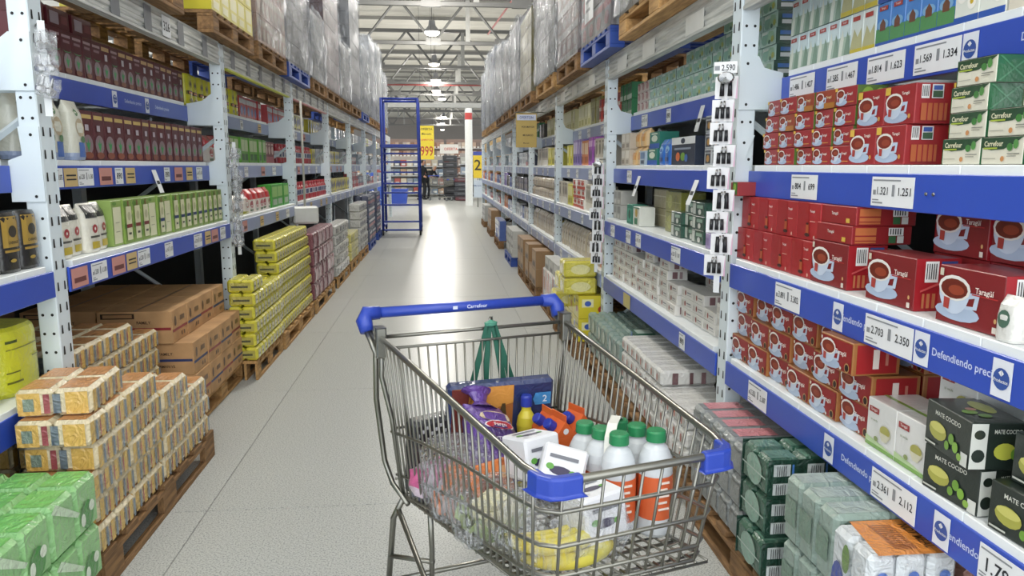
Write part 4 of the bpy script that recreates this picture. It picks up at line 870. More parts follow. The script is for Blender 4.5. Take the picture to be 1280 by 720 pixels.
for r in range(3):
    for c in range(4):
        put(bb[(r+c) % 2], -1, -1.40-(.10 if r == 2 else .0)-random.uniform(0, .012), 4.28+.248*(c+.5)-(.0 if r < 2 else .02), .142+r*.1865, 'brown corrugated carton with %s stripe, %s layer, front row' % (('red', 'navy')[(r+c) % 2], ('bottom', 'middle', 'top')[r]), 'brown striped cartons')
        put(bb[(r+c) % 2], -1, -1.92, 4.28+.248*(c+.5), .142+r*.1865, 'brown corrugated carton in the inner row, %s layer, %s stripe' % (('bottom', 'middle', 'top')[r], ('red', 'navy')[(r+c) % 2]), 'brown striped cartons')
put(mkbox('dark_carton', 'carton', .5, .4, .2, '4a3a2e', [('R', 'r', .1, .3, .9, .7, '5f4a3a')]), -1, -2.08, 3.55, .745, 'dark carton in the shade behind the sugar packs')
yel = packbox('yellow_pasta_pack', 'pack', .29, .18, .095, 'd8cf3e', 'ddd76c', [('F', 'r', .06+.33*q, .2, .28+.33*q, .8, 'c9c48a') for q in range(3)]+[('F', 'r', .1+.33*q, .4, .24+.33*q, .55, '6a6a3a') for q in range(3)]+[('R', 'r', .1, .22, .9, .78, 'b5ac50'), ('R', 'r', .18, .4, .8, .56, '4f5030')], 3, 2, .55)
pallet('wooden pallet under the nearer yellow packs', -1.40, 5.725, 0, PALM, group=PG, sx=.175, sy=.74)
pallet('wooden pallet under the tall yellow stack', -1.79, 6.90, 0, PALM, group=PG, sy=1.22)
for r in range(6):
    for c in range(3):
        if r >= (6, 4, 4)[c]+1: continue
        put(yel, -1, -1.305-.008*(r % 2), 5.285+.292*(c+.5), .142+r*.0965, 'yellow film wrapped pasta pack, nearer stack, %s layer' % ('bottom', 'second', 'third', 'fourth', 'fifth', 'sixth')[r], 'nearer yellow packs', random.uniform(-.008, .008))
for r in range(8):
    for c in range(5):
        put(yel, -1, -1.315-.01*(r % 2)-(.02 if r > 5 else 0), 6.18+.292*(c+.5), .142+r*.0965, 'yellow film wrapped pasta pack, tall stack, %s layer' % ('bottom', 'second', 'third', 'fourth', 'fifth', 'sixth', 'seventh', 'top')[r], 'yellow packs of the tall stack', random.uniform(-.008, .008))
for r in range(5): put(yel, -1, -1.72, 5.80, .002+r*.0965, 'yellow pasta pack of the inner stack in shade, %s layer' % ('bottom', 'second', 'third', 'fourth', 'fifth')[r], 'inner yellow packs')

# ---- goods of the farther bays ---------------------------------------------------
def fill(s, bay, n, lst, fr=None):
    """lst of (kind, columns, rows, words) laid out from the near post to the far one"""
    y = POSTY[bay-1]+.09; end = POSTY[bay]-.09
    for k, nc, nr, words in lst:
        for c in range(nc):
            if y+k.w > end: return
            for r in range(nr):
                put(k, s, XS[s][n]+s*(.03+random.uniform(0, .015)), y+k.w/2, ZS[s][n]+r*(k.h+.0015), '%s, %s' % (words, where(s, bay, n)) + ('' if nr == 1 else ', %s row' % ('lower', 'middle', 'upper')[r if nr > 2 else r*2]), words+' on the '+where(s, bay, n), random.uniform(-.04, .04))
            y += k.w+.004
yl3 = mkbag('yellow_yerba_pack', 'pack', .135, .09, .215, 'd9d62c', [], [('e', .5, .68, .26, .12, 'a89f1e'), ('e', .5, .68, .12, .06, '3a3a1c'), ('r', .05, .34, .95, .46, '3a2a1c'), ('r', .2, .37, .8, .43, 'd98a2a'), ('e', .5, .15, .3, .07, '8f8a24')], prof=[(0, .96, .95), (.05, 1, 1), (.92, 1, 1), (1, .96, .9)], wrap=.12)
rd3 = mkbag('red_coffee_jar', 'jar', .115, .10, .20, 'a81e2c', [(.30, .62, 'c9c6cc')], [('r', .2, .34, .8, .58, '2a3a6a'), ('e', .5, .8, .2, .06, 'd9a0a0')], prof=[(0, .9, .9), (.05, 1, 1), (.62, 1, 1), (.72, .88, .88), (.78, .72, .72), (.95, .74, .74), (1, .68, .68)], wrap=.08, n=2.3)
gr3 = gen('green_yerba_box', 'box', .15, .10, .21, '5f9a3a', 'b9c8a0', '2c5a24', 1)
smw = mkbox('white_green_carton', 'carton', .30, .10, .085, '2c4a34', [('F', 'r', .05, .15, .5, .85, 'd5dacf'), ('F', 'r', .6, .3, .9, .7, '5f8a5a')])
rw3 = mkbag('red_white_bag', 'bag', .15, .10, .19, 'd8cfc6', [(.55, 1, 'b8262c')], [('e', .5, .35, .3, .15, 'a8242a'), ('r', .2, .05, .8, .14, '3a5a2c')])
wb3 = mkbag('white_coffee_bag', 'bag', .15, .10, .15, 'd5cdc4', [(.0, .14, '9a9a34')], [('e', .5, .5, .3, .2, '9a4a3a'), ('r', .2, .7, .8, .8, 'b5a898')])
gb3 = gen('green_box', 'box', .26, .12, .205, '3f9a34', '8fbf6a', 'a9b8a4', 1)
dk3 = gen('maroon_box', 'box', .12, .10, .2, '6a1c26', '9a4a50', 'c9b0a8', 2)
rb3 = gen('red_candy_bag', 'bag', .13, .10, .19, 'b3242c', 'd8d8dc', '2a4a9a', 0, .3)
yk3 = gen('yellow_black_pack', 'pack', .13, .10, .19, 'c9bd2c', '25241c', '3a381e', 3, .15)
wg3 = gen('white_grey_pack', 'pack', .16, .12, .20, 'd8dadc', '9aa0a8', '3c4250', 0, .3)
lb3 = gen('pale_blue_pack', 'pack', .16, .12, .20, 'c3d2dc', '6a88a8', 'e4e8ea', 2, .3)
rp3 = gen('red_pack', 'pack', .15, .11, .132, 'b02c34', 'd8d0cc', '7a1c22', 1, .3)
nv3 = gen('navy_pack', 'pack', .14, .11, .18, '3a4460', 'b03a40', 'd0d4da', 2, .2)
ltub = lambda w: w
fill(-1, 3, 1, [(yl3, 10, 1, 'yellow yerba pack with brown band'), (rb3, 6, 1, 'red candy bag with blue label')])
fill(-1, 3, 2, [(rw3, 2, 1, 'red and white bag'), (dk3, 2, 1, 'small maroon box'), (gr3, 8, 1, 'green yerba box with pale panel'), (dk3, 3, 1, 'maroon box at the far end')])
fill(-1, 3, 3, [(wb3, 4, 1, 'white coffee bag with olive foot'), (rw3, 5, 1, 'red topped white bag'), (gb3, 3, 1, 'wide green box')])
put(smw, -1, -1.60, 6.95, Z[-1][2]+.0, 'low dark green carton with white panel in front of green boxes') if False else None
fill(-1, 4, 1, [(rb3, 7, 1, 'red and white candy bag'), (yk3, 9, 1, 'yellow pack with dark stripe')])
fill(-1, 4, 2, [(rd3, 16, 1, 'red lidded coffee jar'), (yk3, 2, 1, 'yellow pack at the far end')])
fill(-1, 4, 3, [(rd3, 19, 1, 'red coffee jar with navy label')])
fill(-1, 5, 1, [(yk3, 7, 1, 'bright yellow pack'), (wg3, 7, 1, 'white and grey pack')])
fill(-1, 5, 2, [(wg3, 2, 1, 'pale grey pack'), (yk3, 13, 1, 'yellow and black pack')])
fill(-1, 5, 3, [(yk3, 17, 1, 'yellow and black striped pack')])
fill(-1, 6, 1, [(lb3, 6, 1, 'pale blue pack'), (wg3, 7, 1, 'white pack')])
fill(-1, 6, 2, [(wg3, 8, 1, 'white and grey pack'), (rp3, 5, 1, 'red pack')])
fill(-1, 6, 3, [(rp3, 8, 2, 'red shrink pack'), (nv3, 7, 1, 'navy pack')])
fill(-1, 7, 1, [(wg3, 7, 1, 'white pack'), (lb3, 6, 1, 'pale blue pack')])
fill(-1, 7, 2, [(lb3, 13, 1, 'pale blue pack')])
fill(-1, 7, 3, [(nv3, 8, 1, 'navy and red pack'), (rp3, 6, 1, 'red pack')])
for b in (8, 9):
    fill(-1, b, 1, [(yl3, 8, 1, 'yellow pack'), (wg3, 6, 1, 'white pack')])
    fill(-1, b, 2, [(wg3, 6, 1, 'white pack'), (rp3, 6, 1, 'red pack')])
    fill(-1, b, 3, [(rp3, 6, 1, 'red pack'), (lb3, 6, 1, 'pale blue pack')])
# right
cr3 = gen('cream_box', 'box', .16, .12, .22, 'd9d6a4', 'eceac8', 'b0ac5a', 1)
ol3 = gen('olive_box', 'box', .20, .12, .24, '9a9440', 'b5b060', '7a7530', 0, .3)
rs3 = gen('red_spice_box', 'box', .085, .09, .10, 'c9574e', 'e6d2c8', '8a2c2c', 2)
gs3 = gen('green_spice_box', 'box', .085, .09, .12, '3f8a5a', 'd0e0d0', '1f5a3a', 2)
pu3 = gen('purple_pouch', 'pouch', .10, .09, .24, '8a78b4', 'c4b8da', '5a4a8a', 1)
or3 = gen('orange_pouch', 'pouch', .10, .09, .22, 'd98a5a', 'f0d0b0', 'a85a30', 1)
mg3 = gen('magenta_pouch', 'pouch', .10, .09, .24, 'a05ab0', 'd8b0dc', '6a3a7a', 0)
bk3 = gen('beige_pouch', 'pouch', .12, .09, .22, 'c4bdb0', 'e0dcd2', '8a8478', 2)
rx3 = gen('red_white_carton', 'carton', .20, .12, .083, 'dcd8d2', 'c0482e', 'c0482e', 2)
ye3 = gen('yellow_carton', 'carton', .14, .12, .20, 'd6cf5a', 'eae6a0', 'a8a030', 1)
ta3 = mkbag('tan_paper_pouch', 'pouch', .115, .09, .122, 'b3a692', [], [('r', .15, .25, .85, .75, 'c4baa8'), ('r', .3, .45, .7, .55, '8a7d6a')], wrap=.15)
ta4 = mkbag('tan_paper_pouch', 'pouch', .115, .09, .24, 'b8ad9a', [], [('r', .15, .25, .85, .7, 'd0c8ba'), ('r', .3, .5, .7, .6, '8a7d6a')], wrap=.15)
dd3 = gen('dark_pouch', 'pouch', .13, .1, .2, '3c3836', '6a5a4a', 'a89a84', 0, .1)
bl3 = gen('blue_pack', 'pack', .16, .12, .18, '3f5aa0', 'c4cede', '24386a', 1, .2)
fill(1, 3, 1, [(gs3, 4, 2, 'green spice box'), (rs3, 9, 2, 'red spice box'), (ol3, 2, 1, 'olive box'), (cr3, 4, 1, 'cream box')])
fill(1, 3, 2, [(bk3, 6, 1, 'beige pouch'), (mg3, 3, 1, 'magenta pouch'), (or3, 3, 1, 'orange pouch'), (pu3, 5, 1, 'lilac pouch'), (ye3, 3, 1, 'olive yellow carton')])
fill(1, 3, 3, [(bk3, 7, 1, 'pale beige pouch'), (rx3, 3, 3, 'red and white carton'), (ye3, 2, 1, 'yellow carton'), (bk3, 5, 1, 'beige pouch at the far end')])
fill(1, 3, 4, [(or3, 2, 1, 'orange and white pouch'), (ta4, 17, 1, 'pale tan pouch')])
fill(1, 4, 1, [(cr3, 14, 1, 'cream box')])
fill(1, 4, 2, [(ye3, 8, 1, 'yellow carton'), (bk3, 8, 1, 'beige pouch')])
fill(1, 4, 3, [(ta3, 19, 2, 'tan paper pouch')])
fill(1, 4, 4, [(ye3, 1, 1, 'single yellow carton'), (ta4, 18, 1, 'tan tall pouch')])
fill(1, 5, 1, [(dd3, 4, 1, 'dark pouch'), (gs3, 8, 2, 'green box'), (lb3, 5, 1, 'pale blue pack')])
fill(1, 5, 2, [(nv3, 8, 1, 'navy pack'), (wg3, 6, 1, 'white pack')])
fill(1, 5, 3, [(dd3, 17, 1, 'dark pouch with tan print')])
fill(1, 5, 4, [(dd3, 6, 1, 'dark pouch'), (bl3, 4, 1, 'blue pack'), (wg3, 4, 1, 'white pack')])
fill(1, 6, 1, [(lb3, 13, 1, 'pale blue pack')]); fill(1, 6, 2, [(nv3, 6, 1, 'navy pack'), (lb3, 6, 1, 'pale blue pack')])
fill(1, 6, 3, [(bl3, 5, 1, 'blue pack'), (dd3, 4, 1, 'dark pouch'), (pu3, 6, 1, 'lilac pouch')]); fill(1, 6, 4, [(bl3, 8, 1, 'blue pack'), (or3, 6, 1, 'orange pouch')])
for b in (7, 8, 9):
    fill(1, b, 1, [(wg3, 7, 1, 'white pack'), (lb3, 6, 1, 'pale blue pack')]); fill(1, b, 2, [(lb3, 6, 1, 'pale blue pack'), (nv3, 6, 1, 'navy pack')])
    fill(1, b, 3, [(rp3, 5, 1, 'red pack'), (bl3, 6, 1, 'blue pack'), (or3, 5, 1, 'orange pouch')]); fill(1, b, 4, [(or3, 6, 1, 'orange pouch'), (rp3, 5, 1, 'red pack'), (wg3, 5, 1, 'white pack')])

# ---- floor goods farther down -----------------------------------------------------
def stack(k, s, X, ya, nc, nr, words, z0=.142, ndep=1, drop=None):
    for c in range(nc):
        for r in range(nr if not drop else drop[c]):
            for q in range(ndep):
                put(k, s, X+s*(q*(k.d+.01)+random.uniform(0, .012)), ya+(k.w+.004)*(c+.5), z0+r*(k.h+.0015), words+', %s layer' % ('bottom', 'second', 'third', 'fourth', 'fifth', 'sixth', 'seventh', 'eighth')[r], words, random.uniform(-.008, .008))
mrn = packbox('maroon_wrapped_pack', 'pack', .28, .17, .17, '7d3f4c', '8a5560', [('F', 'e', .5, .5, .3, .36, 'a5707c'), ('F', 'p', [(0, 1), (.3, .5), (.2, 0), (.26, 0), (.38, .5), (.1, 1)], 'c9b0b4')], 2, 1, .9)
wbk = packbox('white_black_pack', 'pack', .30, .17, .125, 'c4c4c0', 'cfcfcc', [('F', 'r', .1, .25, .45, .7, '3c3c3c'), ('F', 'r', .6, .2, .9, .6, '55554f')], 2, 1, .9)
pllw = packbox('pale_yellow_pack', 'pack', .30, .17, .13, 'd0c878', 'd8d29a', [('F', 'r', .1, .3, .9, .6, 'b5ac50')], 2, 1, .6)
nvy = packbox('navy_bottle_pack', 'pack', .30, .26, .205, '4a5068', 'b8bcc4', [('F', 'r', .05, .3, .95, .55, 'a83a44'), ('F', 'r', .05, .7, .95, .9, 'c8ccd4')], 4, 2, .4)
PD = 'pallets along the far left rack'
pallet('wooden pallet under the maroon wrapped packs', -1.385, 8.39, 0, PALM, group=PD, sx=.19, sy=1.2); stack(mrn, -1, -1.29, 7.67, 5, 4, 'maroon film wrapped pack on the left floor pallet')
pallet('wooden pallet under the white and black packs', -1.385, 9.95, 0, PALM, group=PD, sx=.19, sy=1.05); stack(wbk, -1, -1.29, 9.32, 4, 5, 'white and black film wrapped pack on the left floor')
pallet('wooden pallet under the pale yellow packs', -1.385, 11.32, 0, PALM, group=PD, sx=.19, sy=.85); stack(pllw, -1, -1.29, 10.85, 3, 3, 'pale yellow wrapped pack on the left floor'); 
pallet('wooden pallet under the second white stack', -1.385, 12.66, 0, PALM, group=PD, sx=.19, sy=1.05); stack(wbk, -1, -1.29, 12.05, 4, 6, 'white wrapped pack beyond the pale yellow packs')
pallet('blue pallet under the navy bottle packs', -1.775, 14.15, 0, PALB, group=PD); stack(nvy, -1, -1.29, 13.55, 4, 4, 'navy and white bottle pack on the left floor')
pallet('blue pallet beyond the navy bottle packs', -1.785, 15.93, 0, PALB, group=PD, sy=.8); stack(nvy, -1, -1.31, 15.48, 3, 4, 'navy bottle pack beyond the ladder')
ycr = mkbox('yellow_cookie_case', 'case', .24, .26, .18, 'd6c630', [('F', 'r', .1, .5, .45, .85, 'e9e4b0'), ('F', 'e', .28, .66, .1, .12, '3a5ab0'), ('F', 'e', .7, .4, .12, .15, 'a83a2c'), ('F', 'r', .5, .7, .9, .8, '8a7a1c'), ('R', 'r', .1, .5, .45, .85, 'e9e4b0'), ('R', 'e', .28, .66, .1, .12, '3a5ab0'), ('R', 'e', .7, .4, .12, .15, 'a83a2c')], wrap=.1)
ywr = packbox('yellow_wrapped_case', 'case', .24, .26, .13, 'd0c644', 'd8d06a', [('F', 'e', .5, .5, .3, .3, 'e0da9a'), ('R', 'e', .5, .5, .3, .3, 'e0da9a')], 2, 1, .6)
PR = 'pallets along the far right rack'
pallet('wooden pallet under the yellow cookie cases', 1.50, 6.23, 0, PALD, group=PR)
for y, n in ((5.77, 2), (6.02, 2), (6.27, 1), (6.52, 1)):
    for r in range(n): put(ycr, 1, 1.04, y, .142+r*.182, 'yellow cookie case with blue emblem, %s layer, second right upright' % ('lower', 'upper')[r], 'yellow cookie cases')
for y, z in ((5.80, .506), (6.06, .506), (6.28, .324), (5.82, .639)): put(ywr, 1, .93, y, z, 'yellow film wrapped case on top of the cookie cases', 'yellow wrapped cases')
wrd = packbox('red_white_crate', 'pack', .24, .26, .30, 'd4d0cc', 'd8d4d0', [('F', 'r', .1, 0, .3, 1, 'b8483a'), ('F', 'e', .65, .5, .2, .25, 'c07a5a'), ('R', 'r', .2, 0, .5, 1, 'b8483a')], 2, 2, .5)
grc = gen('grey_carton', 'carton', .28, .26, .13, 'bdbdb8', 'd4d4d0', '8a8a86', 1)
brc_ = gen('kraft_carton', 'carton', .36, .3, .205, '9a7a56', 'b3926a', '5a4430', 1)
pallet('wooden pallet under red and white crates', 1.53, 7.385, 0, PALD, group=PR, sy=.96); stack(wrd, 1, 1.04, 6.87, 4, 1, 'red and white wrapped crate on the right floor'); stack(grc, 1, 1.06, 6.9, 3, 1, 'grey carton on the red and white crates', .4445)
pallet('wooden pallet under the kraft cartons', 1.53, 8.95, 0, PALD, group=PR, sy=1.1); stack(brc_, 1, 1.03, 8.3, 3, 3, 'kraft carton on the right floor', drop=[2, 1, 2])
pallet('wooden pallet under the second kraft cartons', 1.53, 10.0, 0, PALD, group=PR, sy=.65); stack(brc_, 1, 1.03, 9.64, 2, 2, 'kraft carton beyond the fourth right upright')
pallet('blue pallet under pale cartons', 1.50, 11.7, 0, PALB, group=PR); stack(grc, 1, 1.03, 11.1, 4, 3, 'grey carton on the blue pallet at the right')
pallet('wooden pallet under blue packs', 1.50, 14.2, 0, PALD, group=PR); stack(bl3, 1, 1.03, 13.62, 7, 2, 'blue pack on the right floor pallet')
pallet('wooden pallet at the far right', 1.50, 16.6, 0, PALD, group=PR); stack(brc_, 1, 1.03, 16.05, 3, 2, 'kraft carton at the far right floor')
pallet('wooden pallet at the far end of the right rack', 1.50, 19.1, 0, PALD, group=PR); stack(grc, 1, 1.03, 18.5, 4, 3, 'grey carton at the far end of the right rack')

# ================================================================ PALLET LOADS ON TOP OF THE RACKS
def wrap_mesh(L, D, H_, mt, seed, amp=.03, top=True):
    """crumpled stretch film round a load (open below)"""
    rnd = random.Random(seed); mb = MB(); n = 7
    per = [(-D/2, -L/2), (D/2, -L/2), (D/2, L/2), (-D/2, L/2)]
    ring = []
    for a in range(4):
        p, q = per[a], per[(a+1) % 4]
        for k in range(n): ring.append((p[0]+(q[0]-p[0])*k/n, p[1]+(q[1]-p[1])*k/n))
    N = len(ring); nz = max(4, int(H_/.12)); vs = []
    for j in range(nz+1):
        for (x, y) in ring:
            s_ = rnd.uniform(.1, 1.3)*amp; l = math.hypot(x, y)
            vs.append((x+x/l*s_, y+y/l*s_, H_*j/nz + (rnd.uniform(-.02, .02) if 0 < j < nz else 0)))
    fs = [(j*N+k, j*N+(k+1) % N, (j+1)*N+(k+1) % N, (j+1)*N+k) for j in range(nz) for k in range(N)]
    mb.add(vs, fs, mt, True)
    return mb.mesh('film_wrap')
def load(label, s, X, y0, y1, zb, H_, base, acc, cw=.3, ch=.22, wrap=True, palm=PALM, plabel=None, style=0, fm=None, D=.98, seed=0):
    """pallet with a load of cartons: X = aisle face of the load"""
    L = y1-y0; yc = (y0+y1)/2; xc = X+s*D/2
    pallet(plabel or ('wooden pallet under the ' + label.split(',')[0])[:90], xc, yc, zb, palm, group='pallets on top of the racks', sy=L/1.16)
    t = thing('pallet_load', label, 'pallet load', (xc, yc, zb+.141), group='pallet loads on top of the racks')
    nc = max(1, round(L/cw)); w_ = L/nc; nr = max(1, round(H_/ch)); h_ = H_/nr
    me = gen('carton', 'carton', w_-.004, .30, h_-.003, base, acc, acc, style).me
    mn = gen('carton', 'carton', .30, .32, h_-.003, base, acc, acc, style).me
    rz = -PI/2 if s > 0 else PI/2
    for r in range(nr):
        for c in range(nc): ob('carton', me, t, (-s*(D/2-.155), -L/2+w_*(c+.5), r*h_), rz)
        for c in range(2): ob('carton', mn, t, (-s*(D/2-.31-.155-.305*c), -L/2+.165, r*h_), 0)
    ob('core', MB().box((-D/2+.32, -L/2+.34, 0), (D/2-.02, L/2-.02, H_-.02), M(base, .6)), t)
    if wrap: ob('film_wrap', wrap_mesh(L+.02, D+.02, H_+.02, fm or FILM, seed), t, label='clear stretch film')
    return t
zt = {1: ZB[1]+.151, -1: ZB[-1]+.151}
LL = [  # label, y0, y1, height, base, accent, cw, ch, wrap, pallet, style, film
 ('pale blue wrapped load at the left top edge', 3.05, 4.55, 1.4, '6a8494', 'a0aeb8', .3, .2, True, PALD, 0, FILMT),
 ('yellow and white boxed load on the left rack', 5.1, 6.15, 1.9, 'c4b834', 'ccc68a', .22, .19, False, PALD, 1, None),
 ('orange and white bottle load on the left rack', 6.3, 7.4, 1.9, '9a7a68', 'a89a84', .16, .22, True, PALD, 0, FILM),
 ('grey black wrapped load on a blue pallet', 7.5, 8.65, 2.2, '5c6064', '25282c', .28, .2, True, PALB, 3, FILM),
 ('low silver wrapped load on the left rack', 8.85, 9.75, .75, '6a6c70', '8a8a86', .3, .2, True, PALD, 0, FILMW),
 ('tall dark brown carton load on the left rack', 9.85, 11.2, 2.0, '3a2024', '4a2c30', .3, .2, True, PALD, 3, FILMT),
 ('low white wrapped load on the left rack', 11.4, 12.4, .8, '808080', '9a9a98', .3, .2, True, PALD, 0, FILMW),
 ('tall charcoal carton load on the left rack', 12.6, 14.0, 1.85, '36383c', '4c4e52', .3, .2, True, PALD, 3, FILMT),
 ('white wrapped load on a blue pallet far left', 14.3, 15.5, 1.2, '888c90', 'a0a4a8', .3, .22, True, PALB, 0, FILMW),
 ('white wrapped load above the ladder', 15.8, 17.2, 1.6, '909294', 'a8a8a8', .3, .22, True, PALM, 0, FILMW),
 ('tall white wrapped load at the far left end', 17.5, 18.9, 1.7, '989690', 'a8a8a0', .3, .22, True, PALM, 0, FILMW),
 ('white wrapped load at the end of the left rack', 19.3, 20.6, 1.3, '8a8a88', 'a0a09c', .3, .22, True, PALM, 0, FILMW)]
for i, (lb, y0, y1, hh, ba, ac, cw, ch, wr, pm_, st, fm) in enumerate(LL):
    load(lb, -1, -1.42, y0, y1, zt[-1], hh, ba, ac, cw, ch, wr, pm_, None, st, fm, seed=i)
RL = [
 ('white wrapped load at the right top edge', 1.6, 2.95, 1.3, '868684', 'a0a0a0', .3, .2, True, PALM, 0, FILMW),
 ('grey wrapped load on new pallets at the right', 3.2, 4.75, 1.5, '74726c', '9a9a96', .3, .2, True, PALM, 0, FILMW),
 ('grey and red wrapped load on a blue pallet', 5.0, 6.05, 1.9, '6a6464', '8a3038', .26, .2, True, PALB, 0, FILM),
 ('wine red wrapped load on the right rack', 6.2, 7.3, 2.1, '5a2c34', '747272', .28, .2, True, PALD, 2, FILM),
 ('silver and black wrapped load on the right rack', 7.5, 8.9, 2.1, '505256', '787c80', .28, .2, True, PALM, 3, FILMW),
 ('olive boxed load behind the hanging sign', 9.4, 10.7, 1.0, '625a24', '706a34', .3, .2, True, PALD, 0, FILMT),
 ('white wrapped load with grey boxes on the right', 10.9, 12.2, 1.15, '707076', '94949a', .3, .2, True, PALD, 0, FILMW),
 ('brown edged white load on the right rack', 12.5, 13.7, 1.1, '6a5e58', '8c8680', .3, .2, True, PALD, 0, FILMW),
 ('white wrapped load far right', 14.0, 15.4, 1.3, '949698', 'a4a6a8', .3, .22, True, PALD, 0, FILMW),
 ('blue spotted white load far right', 15.8, 17.1, 1.5, '7a808c', '444f7a', .3, .22, True, PALM, 0, FILMW),
 ('white wrapped load near the end of the right rack', 17.5, 18.9, 1.6, '989a9e', 'a6a8aa', .3, .22, True, PALM, 0, FILMW),
 ('white wrapped load at the end of the right rack', 19.4, 20.7, 1.4, '8c8e92', '5c6486', .3, .22, True, PALM, 0, FILMW)]
for i, (lb, y0, y1, hh, ba, ac, cw, ch, wr, pm_, st, fm) in enumerate(RL):
    load(lb, 1, 1.10, y0, y1, zt[1], hh, ba, ac, cw, ch, wr, pm_, None, st, fm, seed=40+i)
sh = MB().box((-.15, -.002, -.22), (.15, 0, .22), TAG)
for k in range(6): sh.box((-.11, -.003, .15-.06*k), (.10-.03*(k % 3), -.002, .17-.06*k), M('9a9da2', .6))
ob('paper_sheet', sh, None, (1.066, 5.55, zt[1]+.48), -PI/2, 'white printed sheet taped to the grey and red wrapped load', 'paper sheet')

# ================================================================ HANGING STRIPS
BLK = M('1b1d22', .35)
SIL = M('9b9c9c', .22, .9)
CARD = M('dfe0e2', .4, var=.03)
CLEARP = film('blister_plastic', .28, 'e6eaee', .4, .1, 18)
def blister(kind):
    mb = MB(); mb.box((-.032, -.001, -.043), (.032, .001, .043), CARD)
    mb.poly([(.027, -.0015, -.043), (.032, -.0015, -.043), (.032, -.0015, .043), (.0295, -.0015, .02)], M('cfa9c0', .5))
    return mb
pk_a, pk_b, pk_c = blister(0).mesh('card'), None, None
h_whisk = MB()
for q in (-.015, 0, .015): h_whisk.tube([(q, -.008, .008), (q*1.05, -.008, -.036)], [.0052, .0062], BLK, 6)
h_whisk = h_whisk.mesh('handles')
h_long = MB()
for q in (-.011, .011): h_long.tube([(q, -.009, .026), (q*1.05, -.009, -.038)], [.0055, .0075], BLK, 6)
h_long = h_long.mesh('handles')
head = MB().lathe([(.002, .0), (.020, .006), (.024, .012), (.020, .018), (.002, .022)], SIL, 12).tube([(0, 0, -.03), (0, 0, .004)], .004, SIL, 6).mesh('tool_head')
bub = MB().lathe([(.001, -.066), (.026, -.060), (.028, 0), (.026, .055), (.001, .062)], CLEARP, 10, sy=.7).mesh('clear_bubble')
def strip(side, x, y, ztop, zbot, n, label, yaw, price=None, silver=False, lean=0.0):
    t = thing('clip_strip', 'long plastic clip strip '+label, 'clip strip', (x, y, zbot), yaw)
    ob('band', MB().box((-.012, .0014, 0), (.012, .0035, ztop-zbot), M('d8dcde', .3)), t)
    if price:
        pm2 = MB().box((-.045, -.004, ztop-zbot-.02), (.045, -.002, ztop-zbot+.025), TAG); pm2.text(price, (.011, -.005, ztop-zbot+.002), (1, 0, 0), (0, 0, 1), .024, INK, .052); pm2.box((-.042, -.0048, ztop-zbot-.008), (-.022, -.004, ztop-zbot+.01), M('8a8d92', .6)); ob('price_card', pm2, t)
    st = (ztop-zbot-.1)/n
    py = min(POSTY, key=lambda q_: abs(q_-y)); wx, wy = XP[side]+side*.004-x, py-y
    ob('hanger', MB().tube([(0, .003, ztop-zbot-.005), (math.cos(yaw)*wx+math.sin(yaw)*wy, -math.sin(yaw)*wx+math.cos(yaw)*wy, ztop-zbot-.005)], .004, STEEL, 5), t)
    for k in range(n):
        off = (random.uniform(-.014, .014), random.uniform(-.012, 0))
        c_, s_ = math.cos(yaw), math.sin(yaw)
        zz = ztop-.075-st*k
        p = thing('utensil_pack', 'blister pack of %s, %s down, %s' % ('silver spoons' if silver else 'black handled tools', ORD[k] if k else 'first', label), 'blister pack', (x+c_*off[0]-s_*(0.0), y+s_*off[0]+c_*(0.0), zz), yaw+random.uniform(-.12, .12), group='blister packs on the strip '+label); p.scale = (1.35, 1.2, 1.0)
        if not silver: ob('card', pk_a, p)
        if silver:
            p.scale = (1.5, 1.3, .66); p.rotation_euler.z += random.uniform(-.6, .6); p.rotation_euler.y = random.uniform(-.3, .3)
            sp_ = MB()
            for q in (-.014, .006): sp_.lathe([(.001, -.05), (.013, -.035), (.014, -.015), (.004, .0), (.003, .05)], SIL, 8, (q, -.012, 0), sy=.35)
            ob('spoons', sp_, p); ob('clear_bubble', bub, p, (0, -.012, 0))
        else:
            ob('handles', h_long if k in (0, 5, 7) else h_whisk, p, (0, 0, .005))
            if k == 0: ob('tool_head', head, p, (0, -.016, .035), rot=(PI/2, 0, 0))
            else: ob('tool_heads', MB().tube([(-.008, -.008, .008), (-.004, -.008, .036)], .003, SIL, 5).tube([(.006, -.008, .008), (.004, -.008, .038)], .003, SIL, 5), p)
    return t
strip(1, 1.125, 2.985, 1.88, .98, 9, 'at the nearest right upright', -.50, '2.590')
strip(1, 1.125, 5.44, 1.55, .72, 9, 'at the third right upright', -.45)
strip(-1, -1.425, 5.43, 1.66, .88, 9, 'at the third left upright', .55, silver=True)
strip(-1, -1.44, 2.99, 2.02, 1.68, 3, 'at the second left upright', .55, silver=True)
rk = MB().tube([(0, 0, 0), (0, 0, 1.0)], .010, M('b8babc', .3), 6); 
t = thing('dust_pan', 'pale long handled dustpan hanging at the fourth left upright', 'dustpan', (-1.40, 7.90, .99), .4)
ob('handle', MB().tube([(0, 0, .1), (0, 0, 1.15)], .012, M('b5b3aa', .4), 6), t); ob('pan', MB().cbox((-.13, -.05, -.08), (.13, .05, .10), M('cfd0cd', .4), .02), t)

